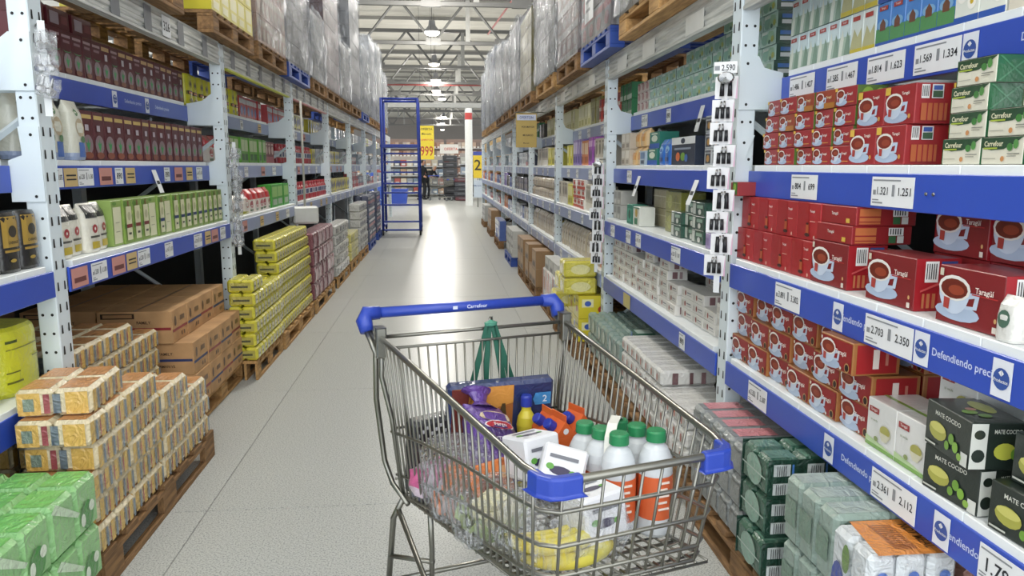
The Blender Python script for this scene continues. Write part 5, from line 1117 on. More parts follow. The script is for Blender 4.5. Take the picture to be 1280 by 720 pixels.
# ================================================================ HANGING OFFER SIGN
t = thing('offer_sign', 'tan hanging offer sign with pale blue header at the right rack', 'sign', (.99, 8.9, 1.71))
sg = MB().cbox((-.122, -.004, 0), (.122, .004, .39), M('b9a05c', .5), .001); ob('board', sg, t)
hd = MB().cbox((-.112, -.008, .31), (.112, -.0045, .375), M('c4cae0', .5), .001); hd.text('OFERTON', (0, -.0095, .342), (1, 0, 0), (0, 0, 1), .03, M('3a4a8a', .5), .16); ob('header', hd, t)
ln = MB(); ln.text('POR MAYOR', (.02, -.0055, .235), (1, 0, 0), (0, 0, 1), .022, INK, .15); ln.text('MOSAICO', (.02, -.0055, .14), (1, 0, 0), (0, 0, 1), .022, INK, .12); ln.text('Mercado', (0, -.0055, .05), (1, 0, 0), (0, 0, 1), .014, INK, .15); ob('lettering', ln, t)
ob('hanger_rod', MB().tube([(-.14, 0, .40), (.26, 0, .40)], .006, STEEL, 5), t)

# ================================================================ ROLLING LADDER
LBL = M('2f46a8', .4)
t = thing('rolling_ladder', 'tall blue rolling ladder with guard rail standing in the aisle', 'ladder', (-.88, 16.5, 0))
xw = .40
for sx in (-xw, xw):
    ob('front_post', MB().tube([(sx, 0, .10), (sx*.96, .05, 2.92)], .03, LBL, 6), t)
    ob('rear_post', MB().tube([(sx, .95, .10), (sx*.96, .75, 2.92)], .03, LBL, 6), t)
    ob('side_rail', MB().tube([(sx*.96, .05, 2.9), (sx*.96, .75, 2.9)], .028, LBL, 6).tube([(sx, 0, .2), (sx, .95, .2)], .028, LBL, 6).tube([(sx, .02, 1.92), (sx, .8, 1.92)], .028, LBL, 6), t)
ob('top_rail', MB().tube([(-xw*.96, .75, 2.9), (xw*.96, .75, 2.9)], .028, LBL, 6).tube([(-xw*.96, .05, 2.9), (xw*.96, .05, 2.9)], .028, LBL, 6), t)
for k, z in enumerate((.12, .30, .66, .92, 1.12, 1.36, 1.58, 1.76)): ob('rung', MB().cbox((-xw, -.02+.02*k, z-.02), (xw, .10+.02*k, z+.015), LBL, .004), t)
ob('platform', MB().cbox((-xw, .0, 1.88), (xw, .80, 1.95), LBL, .005), t)
for sx in (-xw, xw):
    for yy in (.0, .95): ob('caster', MB().lathe([(.001, -.02), (.06, -.018), (.06, .018), (.001, .02)], DARK, 12).mesh('caster'), t, (sx, yy, .06), rot=(0, PI/2, 0))

# ================================================================ FAR END OF THE HALL
ob('column', MB().lathe([(.14, 0), (.14, 3.62)], M('d9dad6', .5), 16).lathe([(.142, 3.2), (.142, 3.45)], M('b03a36', .5), 16), None, (1.03, 28.9, 0), label='round white column with red mark beyond the right rack', cat='column')
ob('cross_beam', MB().cbox((-9, -.12, 3.62), (9, .12, 3.80), M('8c8d8a', .5), .01).box((-8.2, -.1, 0), (-7.9, .1, 3.62), M('8c8d8a', .5)).box((7.9, -.1, 0), (8.2, .1, 3.62), M('8c8d8a', .5)), None, (0, 28.9, 0), label='grey steel cross beam carried by the white column', cat='beam')
def signboard(label, x, y, z0, w_, h_, base, txt, tc, d_=.03, hang=True, head=None):
    t = thing('price_sign', label, 'sign', (x, y, z0))
    ob('board', MB().cbox((-w_/2, -d_/2, 0), (w_/2, d_/2, h_), M(base, .5), .004), t)
    b_ = MB()
    for s_, u, v, hh, cc in txt: b_.text(s_, ((u-.5)*w_, -d_/2-.003, v*h_), (1, 0, 0), (0, 0, 1), hh*h_, M(cc, .5), .86*w_)
    ob('lettering', b_, t)
    if head: ob('header', MB().box((-w_/2, -d_/2-.004, h_*.86), (w_/2, -d_/2-.001, h_), M(head, .5)), t)
    if hang: ob('wire', MB().tube([(-w_*.4, 0, h_), (-w_*.4, 0, 10.41-z0)], .006, DARK, 4).tube([(w_*.4, 0, h_), (w_*.4, 0, 10.41-z0)], .006, DARK, 4), t)
    else: ob('pole', MB().tube([(0, .03, -z0), (0, .03, h_)], .02, STEEL, 6), t)
    return t
signboard('yellow hanging price sign with large red figures', -.62, 33, 1.76, .62, 1.42, 'd9c22e', [('OFERTA', .5, .9, .07, '3a3418'), ('Mercado', .5, .76, .06, '3a3418'), ('OFERTON', .5, .58, .06, 'b8402c'), ('999', .5, .25, .3, 'a83228')], None)
signboard('yellow and blue sign beside the white column', 1.30, 27.6, 1.05, .32, .95, 'd6b92c', [('OFERTA', .5, .9, .08, 'd8dcea'), ('2', .5, .5, .4, '2c2a20')], None, hang=False, head='3a4a9a')
signboard('pale blue poster under the yellow sign by the column', 1.30, 27.55, .35, .30, .62, 'b5c0cc', [('Mercado', .5, .7, .1, '4a5a8a')], None, hang=False)
signboard('white panel with red lettering on the far gondola', .36, 35.6, 2.05, .85, .42, 'dcdad4', [('OFERTA', .6, .5, .3, 'c04a3a')], None, hang=False)
def crate_tower(label, x, y, n, w_, d_, h_, hexes):
    for k in range(n):
        hx = hexes[k % len(hexes)]
        mb = MB(); mb.cbox((-w_/2, -d_/2, 0), (w_/2, d_/2, h_*.94), M(hx, .5), .02); mb.box((-w_/2-.01, -d_/2-.01, h_*.74), (w_/2+.01, d_/2+.01, h_*.9), M('3c3e42', .5)); mb.box((-w_*.25, -d_/2-.012, h_*.4), (w_*.25, -d_/2, h_*.55), M('6a6c70', .5))
        ob('crate', mb, None, (x+random.uniform(-.02, .02), y, .0+k*h_), random.uniform(-.05, .05), '%s, %s from the floor' % (label, ('lowest', 'second', 'third', 'fourth', 'fifth', 'sixth', 'seventh')[k]), 'crate', 'crates at the far end')
crate_tower('dark plastic crate in the tall far stack', .38, 34.2, 7, .62, .8, .28, ['2c2e32', '3a3c40', '26282c'])
crate_tower('dark folded goods crate in the low far stack', .86, 33.2, 5, .62, .7, .2, ['5a2a30', '36383c', '2c2e34', '404248'])
def gondola(label, x, y, w_, h_, base, rows, goods):
    t = thing('display_shelf', label, 'display shelf', (x, y, 0))
    ob('back_panel', MB().box((-w_/2, .25, 0), (w_/2, .30, h_), M(base, .6)), t)
    for r in range(rows):
        z = .15+r*(h_-.2)/rows
        ob('shelf_board', MB().box((-w_/2, -.25, z-.03), (w_/2, .25, z), M('b9bcc0', .5)), t)
        n = int(w_/.3)
        for k in range(n):
            hx = goods[(r*3+k) % len(goods)]
            ob('boxed_goods', MB().cbox((-.14, -.2, 0), (.14, .2, (h_-.2)/rows*.7), M(hx, .5), .01).box((-.09, -.203, .05), (.09, -.2, .14), M('c8c8c4', .5)).mesh('boxed_goods'), t, (-w_/2+.17+k*.3, 0, z))
    return t
gondola('long display shelf with mixed goods across the far end', -2.2, 37.2, 5.6, 1.95, '9a9690', 4, ['8a8f98', '6a7a8c', 'a88a70', 'b0a898', '5a5e66', '9a4a44', 'c0b4a0'])
gondola('display shelf with pale goods behind the column', 2.6, 37.2, 3.4, 2.1, '8f8c88', 4, ['c0c4c8', '8a98a8', 'b09a80', '6a6e74', 'a8a8a0'])
for k in range(4): gondola('tall far wall shelf, %s from the left' % ('first', 'second', 'third', 'fourth')[k], -9+k*6.2, 62, 6, 3.6, '7d6a62', 5, ['8a6a5a', 'a08878', '6a5a54', '9a9088', 'b0a090', '75503e'])
for q, (x, hx) in enumerate(((-2.55, '3a5ab0'), (-1.65, '2f4aa6'), (-2.55, '3f5fb4'))):
    t = thing('plastic_bin', 'blue plastic bin on the far floor, %s one' % ('left', 'right', 'upper')[q], 'bin', (x, 29.5, .0 if q < 2 else .62))
    m_ = M(hx, .4); ob('body', MB().add([(-.28, -.3, 0), (.28, -.3, 0), (.28, .3, 0), (-.28, .3, 0), (-.34, -.36, .6), (.34, -.36, .6), (.34, .36, .6), (-.34, .36, .6)], [(3, 2, 1, 0), (0, 1, 5, 4), (1, 2, 6, 5), (2, 3, 7, 6), (3, 0, 4, 7), (4, 5, 6, 7)], m_), t)
    ob('rim', MB().box((-.36, -.38, .585), (.36, -.34, .615), m_).box((-.36, .34, .585), (.36, .38, .615), m_), t)
for k in range(4):
    put(mkbag('sack', 'sack', .7, .4, .16, 'b5a88c', [], [('r', .3, .3, .7, .7, '8a7d60')], prof=[(0, .85, .85), (.3, 1, 1), (.7, 1, 1), (1, .8, .8)]), 1, -1.35, 20.9, .142+k*.165, 'beige sack in the low pile behind the ladder, %s' % ('bottom', 'second', 'third', 'top')[k], 'beige sacks') if False else None
kb = MB(); kb.box((-.3, -.03, 0), (.3, .03, 2.4), M('b59a70', .6))
ob('wood_panel', kb, None, (1.62, 23.3, 2.26-2.26), 0, 'upright plywood panel at the end of the right rack', 'panel')
t = thing('work_light', 'yellow and blue machine on the left far rack', 'machine', (-1.15, 24.5, 2.2)) if False else None

# people far down the aisle: one continuous skin-grown body each, in dark clothing
SKIN = M('b98a72', .5); CLO = M('1e2024', .8); CLO2 = M('26282e', .8); HAIRD = M('2a211c', .7); HAIRG = M('b5aca0', .7)
def figure(label, loc, rz, joints, edges, head_c, head_tilt, clothes, hair, hands):
    me = bpy.data.meshes.new('clothed_body')
    me.from_pydata([j[:3] for j in joints], edges, []); 
    o = bpy.data.objects.new('clothed_body', me); col.objects.link(o)
    t = thing('person', label, 'person', loc, rz); o.parent = t
    md = o.modifiers.new('skin', 'SKIN'); sd = o.modifiers.new('smooth', 'SUBSURF'); sd.levels = sd.render_levels = 2
    sv = me.skin_vertices[0].data if me.skin_vertices else None
    if sv is None:
        bpy.context.view_layer.objects.active = o; sv = me.skin_vertices[0].data
    for k, j in enumerate(joints): sv[k].radius = (j[3], j[4] if len(j) > 4 else j[3])
    sv[0].use_root = True
    o.data.materials.append(clothes); md.use_smooth_shade = True
    hm = MB(); hx, hy, hz = head_c
    hm.lathe([(.001, -.115), (.045, -.11), (.062, -.06), (.075, 0), (.077, .05), (.06, .10), (.001, .122)], SKIN, 14, sy=1.2)
    hm.tube([(0, -.085, .0), (0, -.108, -.022), (0, -.088, -.03)], [.008, .014, .012], SKIN, 6)
    for q in (-.03, .03): hm.lathe([(.001, -.008), (.009, 0), (.001, .008)], M('2a2420', .4), 6, (q, -.084, .012))
    for q in (-.078, .078): hm.lathe([(.001, -.03), (.012, 0), (.001, .03)], SKIN, 6, (q, .01, 0))
    hm.box((-.022, -.088, -.062), (.022, -.078, -.055), M('8a4a44', .5))
    ob('head', hm, t, head_c, rot=head_tilt)
    hr = MB().lathe([(.082, -.02), (.086, .05), (.068, .11), (.001, .135)], hair, 14, (0, .018, 0), sy=1.12); ob('hair', hr, t, head_c, rot=head_tilt)
    for p, d_ in hands:
        h2 = MB(); P_ = Vector(p); D_ = Vector(d_).normalized()
        h2.tube([P_, P_+D_*.09], [.026, .032], SKIN, 8)
        for k in range(4): h2.tube([P_+D_*.085+Vector((0, 0, .024-.016*k)), P_+D_*.13+Vector((0, 0, .02-.016*k)), P_+D_*(.155-.008*abs(k-1.5))+Vector((0, 0, .004-.016*k))], [.009, .0085, .007], SKIN, 5)
        h2.tube([P_+D_*.02+Vector((0, 0, .025)), P_+D_*.07+Vector((0, 0, .055))], [.011, .008], SKIN, 5)
        ob('hand', h2, t)
    for q, (fx, fy) in enumerate(((joints[8][0], joints[8][1]), (joints[11][0], joints[11][1]))):
        ob('shoe', MB().cbox((fx-.045, fy-.17, 0), (fx+.045, fy+.08, .075), DARK, .025), t)
    return t
# joint order: pelvis, waist, chest, neck, shoulderL.. simple tree
J1 = [(0, 0, .95, .14, .11), (0, 0, 1.12, .135, .10), (0, -.01, 1.32, .16, .11), (0, -.01, 1.46, .06), (0, -.02, 1.52, .05),
      (.10, 0, .90, .10), (.10, -.02, .70, .085), (.11, -.05, .48, .07), (.12, .02, .09, .05), (-.10, 0, .90, .10), (-.11, .10, .50, .07), (-.11, .16, .09, .05),
      (.19, 0, 1.39, .065), (.25, -.05, 1.15, .05), (.23, -.24, 1.03, .038), (-.19, 0, 1.39, .065), (-.25, -.05, 1.15, .05), (-.20, -.24, 1.03, .038)]
E1 = [(0, 1), (1, 2), (2, 3), (3, 4), (0, 5), (5, 6), (6, 7), (7, 8), (0, 9), (9, 10), (10, 11), (2, 12), (12, 13), (13, 14), (2, 15), (15, 16), (16, 17)]
figure('person in black clothes and cap walking beside a trolley far down the aisle', (-.85, 34, 0), .9, J1, E1, (0, -.04, 1.62), (.1, 0, .2), CLO, HAIRD, [((.23, -.24, 1.03), (0, -1, -.2)), ((-.20, -.24, 1.03), (0, -1, -.2))])
J2 = [(0, .12, .92, .14, .11), (0, .0, 1.05, .135, .11), (0, -.20, 1.20, .15, .11), (0, -.31, 1.27, .06), (0, -.36, 1.30, .05),
      (.10, .12, .86, .10), (.10, .10, .70, .085), (.11, .06, .48, .07), (.12, .14, .09, .05), (-.10, .12, .86, .10), (-.11, .16, .50, .07), (-.11, .24, .09, .05),
      (.18, -.24, 1.22, .065), (.22, -.36, 1.02, .05), (.2, -.52, .95, .038), (-.18, -.24, 1.22, .065), (-.22, -.36, 1.02, .05), (-.2, -.52, .95, .038)]
figure('grey haired person in dark coat leaning forward on a trolley handle', (-.62, 34.9, 0), .75, J2, E1, (0, -.44, 1.38), (.35, 0, 0), CLO2, HAIRG, [((.2, -.52, .95), (0, -1, -.1)), ((-.2, -.52, .95), (0, -1, -.1))])

# ================================================================ SHOPPING CART
CA = Vector((.292, -.956)); CB = Vector((.956, .292)); R0 = Vector((.098, 2.297))
CRZ = math.atan2(-.292, -.956)
def C(u, v, z): return (-v, u, z)                    # cart space: u towards its nose, v to the right seen from here
def CW(u, v, z): p = R0+CA*u+CB*v; return (p.x, p.y, z)
cart = thing('shopping_cart', 'grey wire shopping cart with blue handle and corner bumpers, full of groceries', 'shopping cart', (R0.x, R0.y, 0), CRZ)
UF, VR, VF, ZR, ZF = .98, .303, .215, 1.0, .92
def rimv(u): return VR+(VF-VR)*u/UF
def rimz(u): return ZR+(ZF-ZR)*u/UF
def flz(u): return .50+.17*u
def flv(u): return .255+(.195-.255)*u/UF
def side(u, k):                                       # k 0 = rim, 1 = floor
    return rimv(u)+(flv(u)-rimv(u))*k, rimz(u)+(flz(u)-rimz(u))*k
UB = .93                                              # nose of the floor
def su(u, k): return u*(1-k*(1-UB/UF))                # the front leans back a little
mb = MB()
path = [C(0, -VR, ZR)]+[C(u, -rimv(u), rimz(u)) for u in (.3, .6, .9)]+[C(.965, -rimv(.965)+.01, rimz(.965)), C(UF, -VF+.035, ZF), C(UF, VF-.035, ZF), C(.965, rimv(.965)-.01, rimz(.965))]+[C(u, rimv(u), rimz(u)) for u in (.9, .6, .3)]+[C(0, VR, ZR)]
mb.tube(path, .0085, CHROME, 8); ob('top_rim', mb, cart)
for sg, nm in ((-1, 'side_panel'), (1, 'side_panel')):
    mb = MB()
    for k in range(27):
        u = .02+k*(UF-.06)/26
        pts = []
        for q in (0, .5, 1): v, z = side(u, q); pts.append(C(su(u, q), sg*v, z))
        v, z = side(u, 1); pts.append(C(su(u, 1), sg*(v-.03), z-.004))
        mb.tube(pts, .0033, CHROME, 5)
    ob(nm, mb, cart)
ring = MB()
for kr, kf in ((.60, .27), (.88, .58), (1.0, .86), (1.0, 1.0)):
    pts = []
    for sg in (-1, 1):
        seg = []
        for u in (0, .3, .6, .88):
            k = kr+(kf-kr)*u/UF; v, z = side(u, k); seg.append(C(su(u, k), sg*v, z))
        v, z = side(UF, kf); seg.append(C(su(.955, kf), sg*(v-.004), z)); seg.append(C(su(UF, kf), sg*(v-.035), z))
        pts += seg if sg < 0 else list(reversed(seg))
    ring.tube(pts, .0046, CHROME, 6)
ob('side_wires', ring, cart)
mb = MB()
for k in range(9):
    v = -VF+.04+k*(2*VF-.08)/8
    mb.tube([C(UF, v, ZF), C(su(UF, .5), v*.97, (ZF+flz(UF))/2), C(su(UF, 1), v*.93, flz(UF)), C(su(UF, 1)-.03, v*.93, flz(UF)-.004)], .0033, CHROME, 5)
ob('front_panel', mb, cart)
mb = MB()
for k in range(15):
    a = -1+2*k/14
    mb.tube([C(.05, a*flv(.05), flz(.05)), C(UB, a*flv(UB), flz(UB))], .003, CHROME, 5)
for k in range(20):
    u = .05+k*(UB-.05)/19; mb.tube([C(u, -flv(u), flz(u)-.004), C(u, flv(u), flz(u)-.004)], .0032 if k % 4 else .0045, CHROME, 5)
ob('basket_floor', mb, cart)
gate = MB()
gate.tube([C(.0, -VR, ZR-.004), C(.0, VR, ZR-.004)], .006, CHROME, 7)
gate.tube([C(.02, -VR+.02, .965), C(.02, VR-.02, .965)], .0045, CHROME, 6)
for z in (.72, .56): gate.tube([C(.03, -VR+.03, z), C(.03, VR-.03, z)], .004, CHROME, 6)
for k in range(20):
    a = -1+2*k/19; gate.tube([C(.02, a*(VR-.025), .965), C(.045, a*(flv(.05)-.01), .53)], .0033, CHROME, 5)
ob('rear_gate', gate, cart)
# handle and its uprights
HB = M('27409f', .35)
hv0, hv1, hu, hz = -.338, .302, -.056, 1.06
ob('handle', MB().tube([C(hu, hv0+.03, hz), C(hu, hv1-.03, hz)], .0165, HB, 12), cart, label='blue plastic handle bar')
hl = MB(); hl.text('Carrefour', C(hu+.0178, .02, hz+.002), (-1, 0, 0), (0, 0, 1), .012, M('c9d0e8', .4)); hl.box(C(hu+.0165, -.06, hz-.004), C(hu+.0175, -.045, hz+.006), M('c9d0e8', .4)); ob('handle_lettering', hl, cart)
for v, sg in ((hv0, -1), (hv1, 1)):
    mb = MB(); mb.tube([C(hu, v-sg*.05, hz), C(hu, v-sg*.01, hz), C(hu+.012, v, hz-.02), C(hu+.03, v-sg*.004, hz-.05)], [.020, .024, .025, .021], HB, 10); ob('handle_cap', mb, cart)
    mb = MB()
    mb.tube([C(hu+.03, v-sg*.004, hz-.05), C(.0, sg*(VR+.012), ZR-.05), C(-.03, sg*(VR+.008), .8), C(-.03, sg*(VR-.012), .60), C(-.005, sg*(VR-.03), .53), C(.10, sg*(VR-.05), .505)], .0085, CHROME, 8)
    mb.tube([C(hu+.03, v-sg*.012, hz-.05), C(.012, sg*(VR-.004), ZR-.03), C(.015, sg*VR, ZR-.12), C(.03, sg*(VR-.025), .75), C(.05, sg*(VR-.05), .5)], .0075, CHROME, 8)
    ob('handle_upright', mb, cart)
    ob('rear_bracket', MB().cbox(C(.03, sg*VR-.012, ZR-.06), C(-.01, sg*VR+.012, ZR+.03), STEEL, .003), cart)
# corner bumpers
for sg in (-1, 1):
    mb = MB(); n = 6; prof = []
    pts = [(UF-.055, VF+.012), (UF-.02, VF+.006), (UF+.006, VF-.012), (UF+.012, VF-.035), (UF+.012, VF-.078)]
    inn = [(UF-.055, VF-.012), (UF-.025, VF-.016), (UF-.012, VF-.03), (UF-.010, VF-.045), (UF-.010, VF-.078)]
    vs = []
    for z in (ZF-.030, ZF+.011): vs += [C(u, sg*v, z) for u, v in pts+list(reversed(inn))]
    N = 10; f = [tuple(range(N)), tuple(range(N, 2*N))]+[(i, (i+1) % N, N+(i+1) % N, N+i) for i in range(N)]
    mb.add(vs, f, HB)
    me = mb.mesh('corner_bumper')
    o = ob('corner_bumper', me, cart, label='blue plastic corner bumper'); bv = o.modifiers.new('soft', 'BEVEL'); bv.width = .006; bv.segments = 3
# undercarriage
for sg in (-1, 1):
    mb = MB()
    mb.tube([C(.05, sg*.25, .51), C(.0, sg*.275, .42), C(-.03, sg*.295, .13)], .0095, CHROME, 8); ob('leg', mb, cart)
    mb = MB(); mb.tube([C(.15, sg*.20, .525), C(.13, sg*.19, .36), C(.10, sg*.185, .15)], .0085, CHROME, 8); ob('inner_leg', mb, cart)
    mb = MB(); mb.tube([C(.02, sg*.265, .46), C(.42, sg*.20, .16), C(.80, sg*.15, .13)], .0085, CHROME, 8).tube([C(-.01, sg*.285, .29), C(.13, sg*.185, .32)], .0075, CHROME, 7); ob('brace', mb, cart)
    mb = MB(); mb.tube([C(-.03, sg*.295, .14), C(.42, sg*.23, .14), C(.85, sg*.16, .13)], .0095, CHROME, 8); ob('bottom_rail', mb, cart)
    for u, v in ((-.03, .295), (.85, .16)):
        w_ = thing('wheel', None, None); w_.parent = cart; w_.location = C(u, sg*v, .062)
        tyre = MB().lathe([(.02, -.014), (.055, -.016), (.062, 0), (.055, .016), (.02, .014)], M('4a4c50', .5), 18).lathe([(.001, -.012), (.02, -.014)], STEEL, 12).lathe([(.02, .014), (.001, .012)], STEEL, 12).mesh('tyre')
        ob('tyre', tyre, w_, (0, 0, 0), rot=(0, PI/2, 0))
        ob('fork', MB().box((-.024, -.012, -.0), (-.019, .012, .085), STEEL).box((.019, -.012, -.0), (.024, .012, .085), STEEL).box((-.024, -.012, .068), (.024, .012, .085), STEEL), w_)
mb = MB(); mb.tube([C(-.02, -.29, .20), C(-.02, .29, .20)], .0085, CHROME, 8); ob('rear_crossbar', mb, cart)
mb = MB(); mb.tube([C(-.0, .045, ZR+.01), C(-.004, .05, ZR+.03), C(-.016, .06, ZR+.028), C(-.02, .062, ZR+.005)], .0035, STEEL, 6); ob('bag_hook', mb, cart)
mb = MB().cbox(C(.29, -.13, flz(.25)-.028), C(.23, .13, flz(.25)-.010), M('3a3c40', .5), .004); ob('floor_plate', mb, cart)

# ================================================================ GROCERIES IN THE CART
FT = math.atan(.17)                                   # slope of the basket floor
# six-pack of bottles with green caps
MILK = clear_plastic('milky_plastic', 'd3d8dc', .88, .25)
GCAP = M('1f7a4a', .4)
bp = [(.001, 0), (.036, 0), (.041, .008), (.041, .05), (.0395, .055), (.0395, .128), (.041, .132), (.041, .172), (.038, .192), (.029, .212), (.018, .224), (.016, .232)]
bott = MB().lathe(bp, MILK, 20).mesh('bottle_body')
lab = MB().lathe([(.0418, .045), (.0418, .150)], M('cc5f33', .4), 20).mesh('bottle_label')
lab2 = MB()
for k in range(5): lab2.box((-.016, -.0437, .135-.016*k), (.012-.005*(k % 2), -.0416, .140-.016*k), M('e8d8cc', .5))
lab2 = lab2.mesh('label_print')
cap = MB().lathe([(.001, .254), (.020, .254), (.0232, .250), (.0238, .228), (.0, .226)], GCAP, 16).mesh('cap')
liq = None
for i in range(3):
    for j in range(2):
        u, v = .705-.0855*i+.025*j, .106+.0855*j
        t = thing('milk_bottle', 'cloudy plastic bottle with green cap and orange label, %s %s of the six-pack' % (('front', 'middle', 'back')[i], ('left', 'right')[j]), 'bottle', CW(u, v, flz(u)+.009), CRZ+PI, 'bottle six-pack in the cart')
        ob('bottle_body', bott, t); ob('bottle_label', lab, t); ob('label_print', lab2, t); ob('cap', cap, t)
t = thing('carry_handle', 'white plastic strap handle over the bottle six-pack', 'handle', CW(.615, .145, flz(.6)+.009), CRZ)
st = MB()
q = [(-.085, .0, .21), (-.075, .0, .25), (-.03, .0, .270), (.03, .0, .270), (.075, .0, .25), (.085, .0, .21)]
for a, b in zip(q, q[1:]): st.add([(a[0], -.012, a[2]), (a[0], .012, a[2]), (b[0], .012, b[2]), (b[0], -.012, b[2]), (a[0], -.012, a[2]-.003), (a[0], .012, a[2]-.003), (b[0], .012, b[2]-.003), (b[0], -.012, b[2]-.003)], [(0, 1, 2, 3), (7, 6, 5, 4), (0, 3, 7, 4), (1, 5, 6, 2)], M('dcdcd4', .4))
ob('strap', st, t, rot=(0, 0, .9))
# white boxes with aubergine picture
def aub(F): return [(F, 'e', .45, .42, .26, .10, '2c2348'), (F, 'e', .2, .48, .09, .07, '5a9a3a'), (F, 'e', .72, .42, .08, .06, '5a9a3a'), (F, 'r', .15, .68, .8, .76, '6a6c74'), (F, 'r', .1, .16, .25, .19, 'a9aab0')]
abox = mkbox('white_box', 'box', .108, .108, .108, 'dcdde2', aub('T')+aub('F')+[('R', 'r', .1, .75, .3, .8, 'a9aab0')], c=.006)
for (u, v, z, rx, ry, rz), w_ in (((.50, -.02, .715, -.20, .0, .22), 'topmost, its lid towards the purple bread'), ((.615, -.015, .715, -.55, .25, -.45), 'tilted on its side beside the blue bumper'), ((.79, .0, .69, -.10, -.06, .12), 'standing behind the front wire panel')):
    o = ob('white_box', abox.me, None, CW(u, v, z), 0, 'white box with aubergine picture, %s' % w_, 'box', rot=(rx, ry, CRZ+PI+rz))
# orange juice cartons, gable top
def juice():
    mb = MB(); w_ = .036; O = M('d4622c', .4); B_ = M('24388a', .4); h_ = .185
    mb.cbox((-w_, -w_, 0), (w_, w_, h_), O, .002)
    mb.add([(-w_, -w_, h_), (w_, -w_, h_), (w_, w_, h_), (-w_, w_, h_), (-w_, 0, h_+.045), (w_, 0, h_+.045)], [(0, 1, 5, 4), (2, 3, 4, 5), (1, 2, 5), (3, 0, 4)], O)
    mb.box((-w_, -.0015, h_+.043), (w_, .0015, h_+.062), O)
    for s_, n in ((1, 'F'), (-1, 'B')):
        y = -s_*(w_+.001)
        mb.poly([(-w_+.004, y, .03), (w_-.004, y, .03), (w_-.004, y, .12), (-w_+.004, y, .12)][::s_], B_)
        mb.poly([(-.02, y-s_*.001, .06), (.02, y-s_*.001, .06), (.02, y-s_*.001, .085), (-.02, y-s_*.001, .085)][::s_], M('d8dce4', .4))
    x = w_+.001
    mb.poly([(x, -w_+.005, .02), (x, w_-.005, .02), (x, w_-.005, .13), (x, -w_+.005, .13)], B_)
    for zz, yy in ((.155, .018), (.155, -.016), (.202, .0)):
        mb.poly([(x, yy+.009*math.cos(k*PI/5), zz+.009*math.sin(k*PI/5)) for k in range(10)], M('e4e6ea', .4))
        mb.poly([(-x, yy-.009*math.cos(k*PI/5), zz+.009*math.sin(k*PI/5)) for k in range(10)], M('e4e6ea', .4))
    return mb.mesh('carton_body')
jm = juice()
cpm = MB().lathe([(.001, .026), (.014, .026), (.0165, .022), (.0165, 0)], M('2238a0', .35), 14).mesh('cap')
for (u, v, a), w_ in (((.345, .125, .10), 'front one'), ((.25, .135, .05), 'rear one beside the yellow bottle'), ((.275, .215, .2), 'right one')):
    t = thing('juice_carton', 'orange gable-top juice carton with blue cap, %s' % w_, 'carton', CW(u, v, flz(u)+.012), CRZ+PI+a-PI/2, 'orange juice cartons')
    ob('carton_body', jm, t); ob('cap', cpm, t, (-.002, -.020, .207), rot=(.9, 0, 0))
t = thing('yellow_bottle', 'yellow squeeze bottle with dark blue cap beside the orange cartons', 'bottle', CW(.17, .10, flz(.17)+.01), CRZ)
ob('bottle_body', MB().lathe([(.001, 0), (.03, 0), (.033, .01), (.033, .09), (.024, .13), (.027, .16), (.030, .19), (.026, .215), (.015, .235), (.014, .25)], M('cdbf3a', .35), 18), t)
ob('cap', MB().lathe([(.001, .282), (.015, .282), (.0175, .276), (.018, .248), (.001, .247)], M('26399a', .35), 16), t)
ob('bottle_label', MB().lathe([(.0338, .02), (.0338, .085)], M('2c3a80', .4), 18), t)
# soft goods: rounded lumps with folded ends
def lump(name, w_, d_, h_, base, mt=None, bump=.015, seed=1, seg=(16, 10), flat=.55):
    rnd = random.Random(seed); mb = MB(); nu, nv = seg; vs = []
    for j in range(nv+1):
        ph = PI*j/nv
        for i in range(nu):
            th = 2*PI*i/nu; c_, s_ = math.cos(th), math.sin(th)
            r = math.sin(ph)**flat
            x = math.copysign(abs(c_)**.7, c_)*r*w_/2; y = math.copysign(abs(s_)**.7, s_)*r*d_/2; z = h_/2-h_/2*math.copysign(abs(math.cos(ph))**.8, math.cos(ph))
            k = 0 if j in (0, nv) else bump
            vs.append((x+rnd.uniform(-k, k), y+rnd.uniform(-k, k), max(0, z+rnd.uniform(-k, k)*(.5 if j > 1 else 0))))
    fs = [(j*nu+i, j*nu+(i+1) % nu, (j+1)*nu+(i+1) % nu, (j+1)*nu+i) for j in range(nv) for i in range(nu)]
    mb.add(vs, fs, mt or M(base, .4, 0, .5), True)
    return mb
PUR = '5a3a8c'
t = thing('bread_bag', 'purple film bag of sliced bread with red and white lettering', 'bread bag', CW(.36, -.055, .655), rot=(-.80, .30, CRZ+PI+.25)); t.scale = (1.15, 1.1, 1.0)
ob('loaf', pouch(.125, .10, .23, PUR, [(.0, .10, '8a6ab0')], [('r', .12, .25, .9, .62, '3d2668'), ('e', .5, .74, .38, .09, 'c9b89a'), ('e', .5, .60, .36, .075, 'd8d2d8'), ('e', .5, .60, .33, .06, 'b5303a'), ('t', 'Fargo', .5, .60, .07, 'e8e0e0', .5), ('t', 'INTEGRAL', .5, .40, .05, 'd8d0e4', .62)], wrap=.7), t)
ob('gathered_end', MB().lathe([(.045, .0), (.018, .022), (.03, .05), (.05, .062)], M(PUR, .4, 0, .6), 12, (0, 0, .222), sy=.5), t)
t = thing('reusable_bag', 'large dark blue reusable bag printed with food, leaning on the cart gate', 'shopping bag', CW(.10, .035, .60), rot=(.16, 0, CRZ+PI-.08))
BG = M('1f2f5e', .5, 0, .3)
bgm = MB(); bgm.cbox((-.165, -.012, 0), (.165, .035, .265), BG, .01); ob('bag_body', bgm, t)
pr = MB(); e = -.0135
def pl(pts, hx, k=0): pr.poly([(x, e-.0008*k, z) for x, z in pts], M(hx, .5, 0, .25))
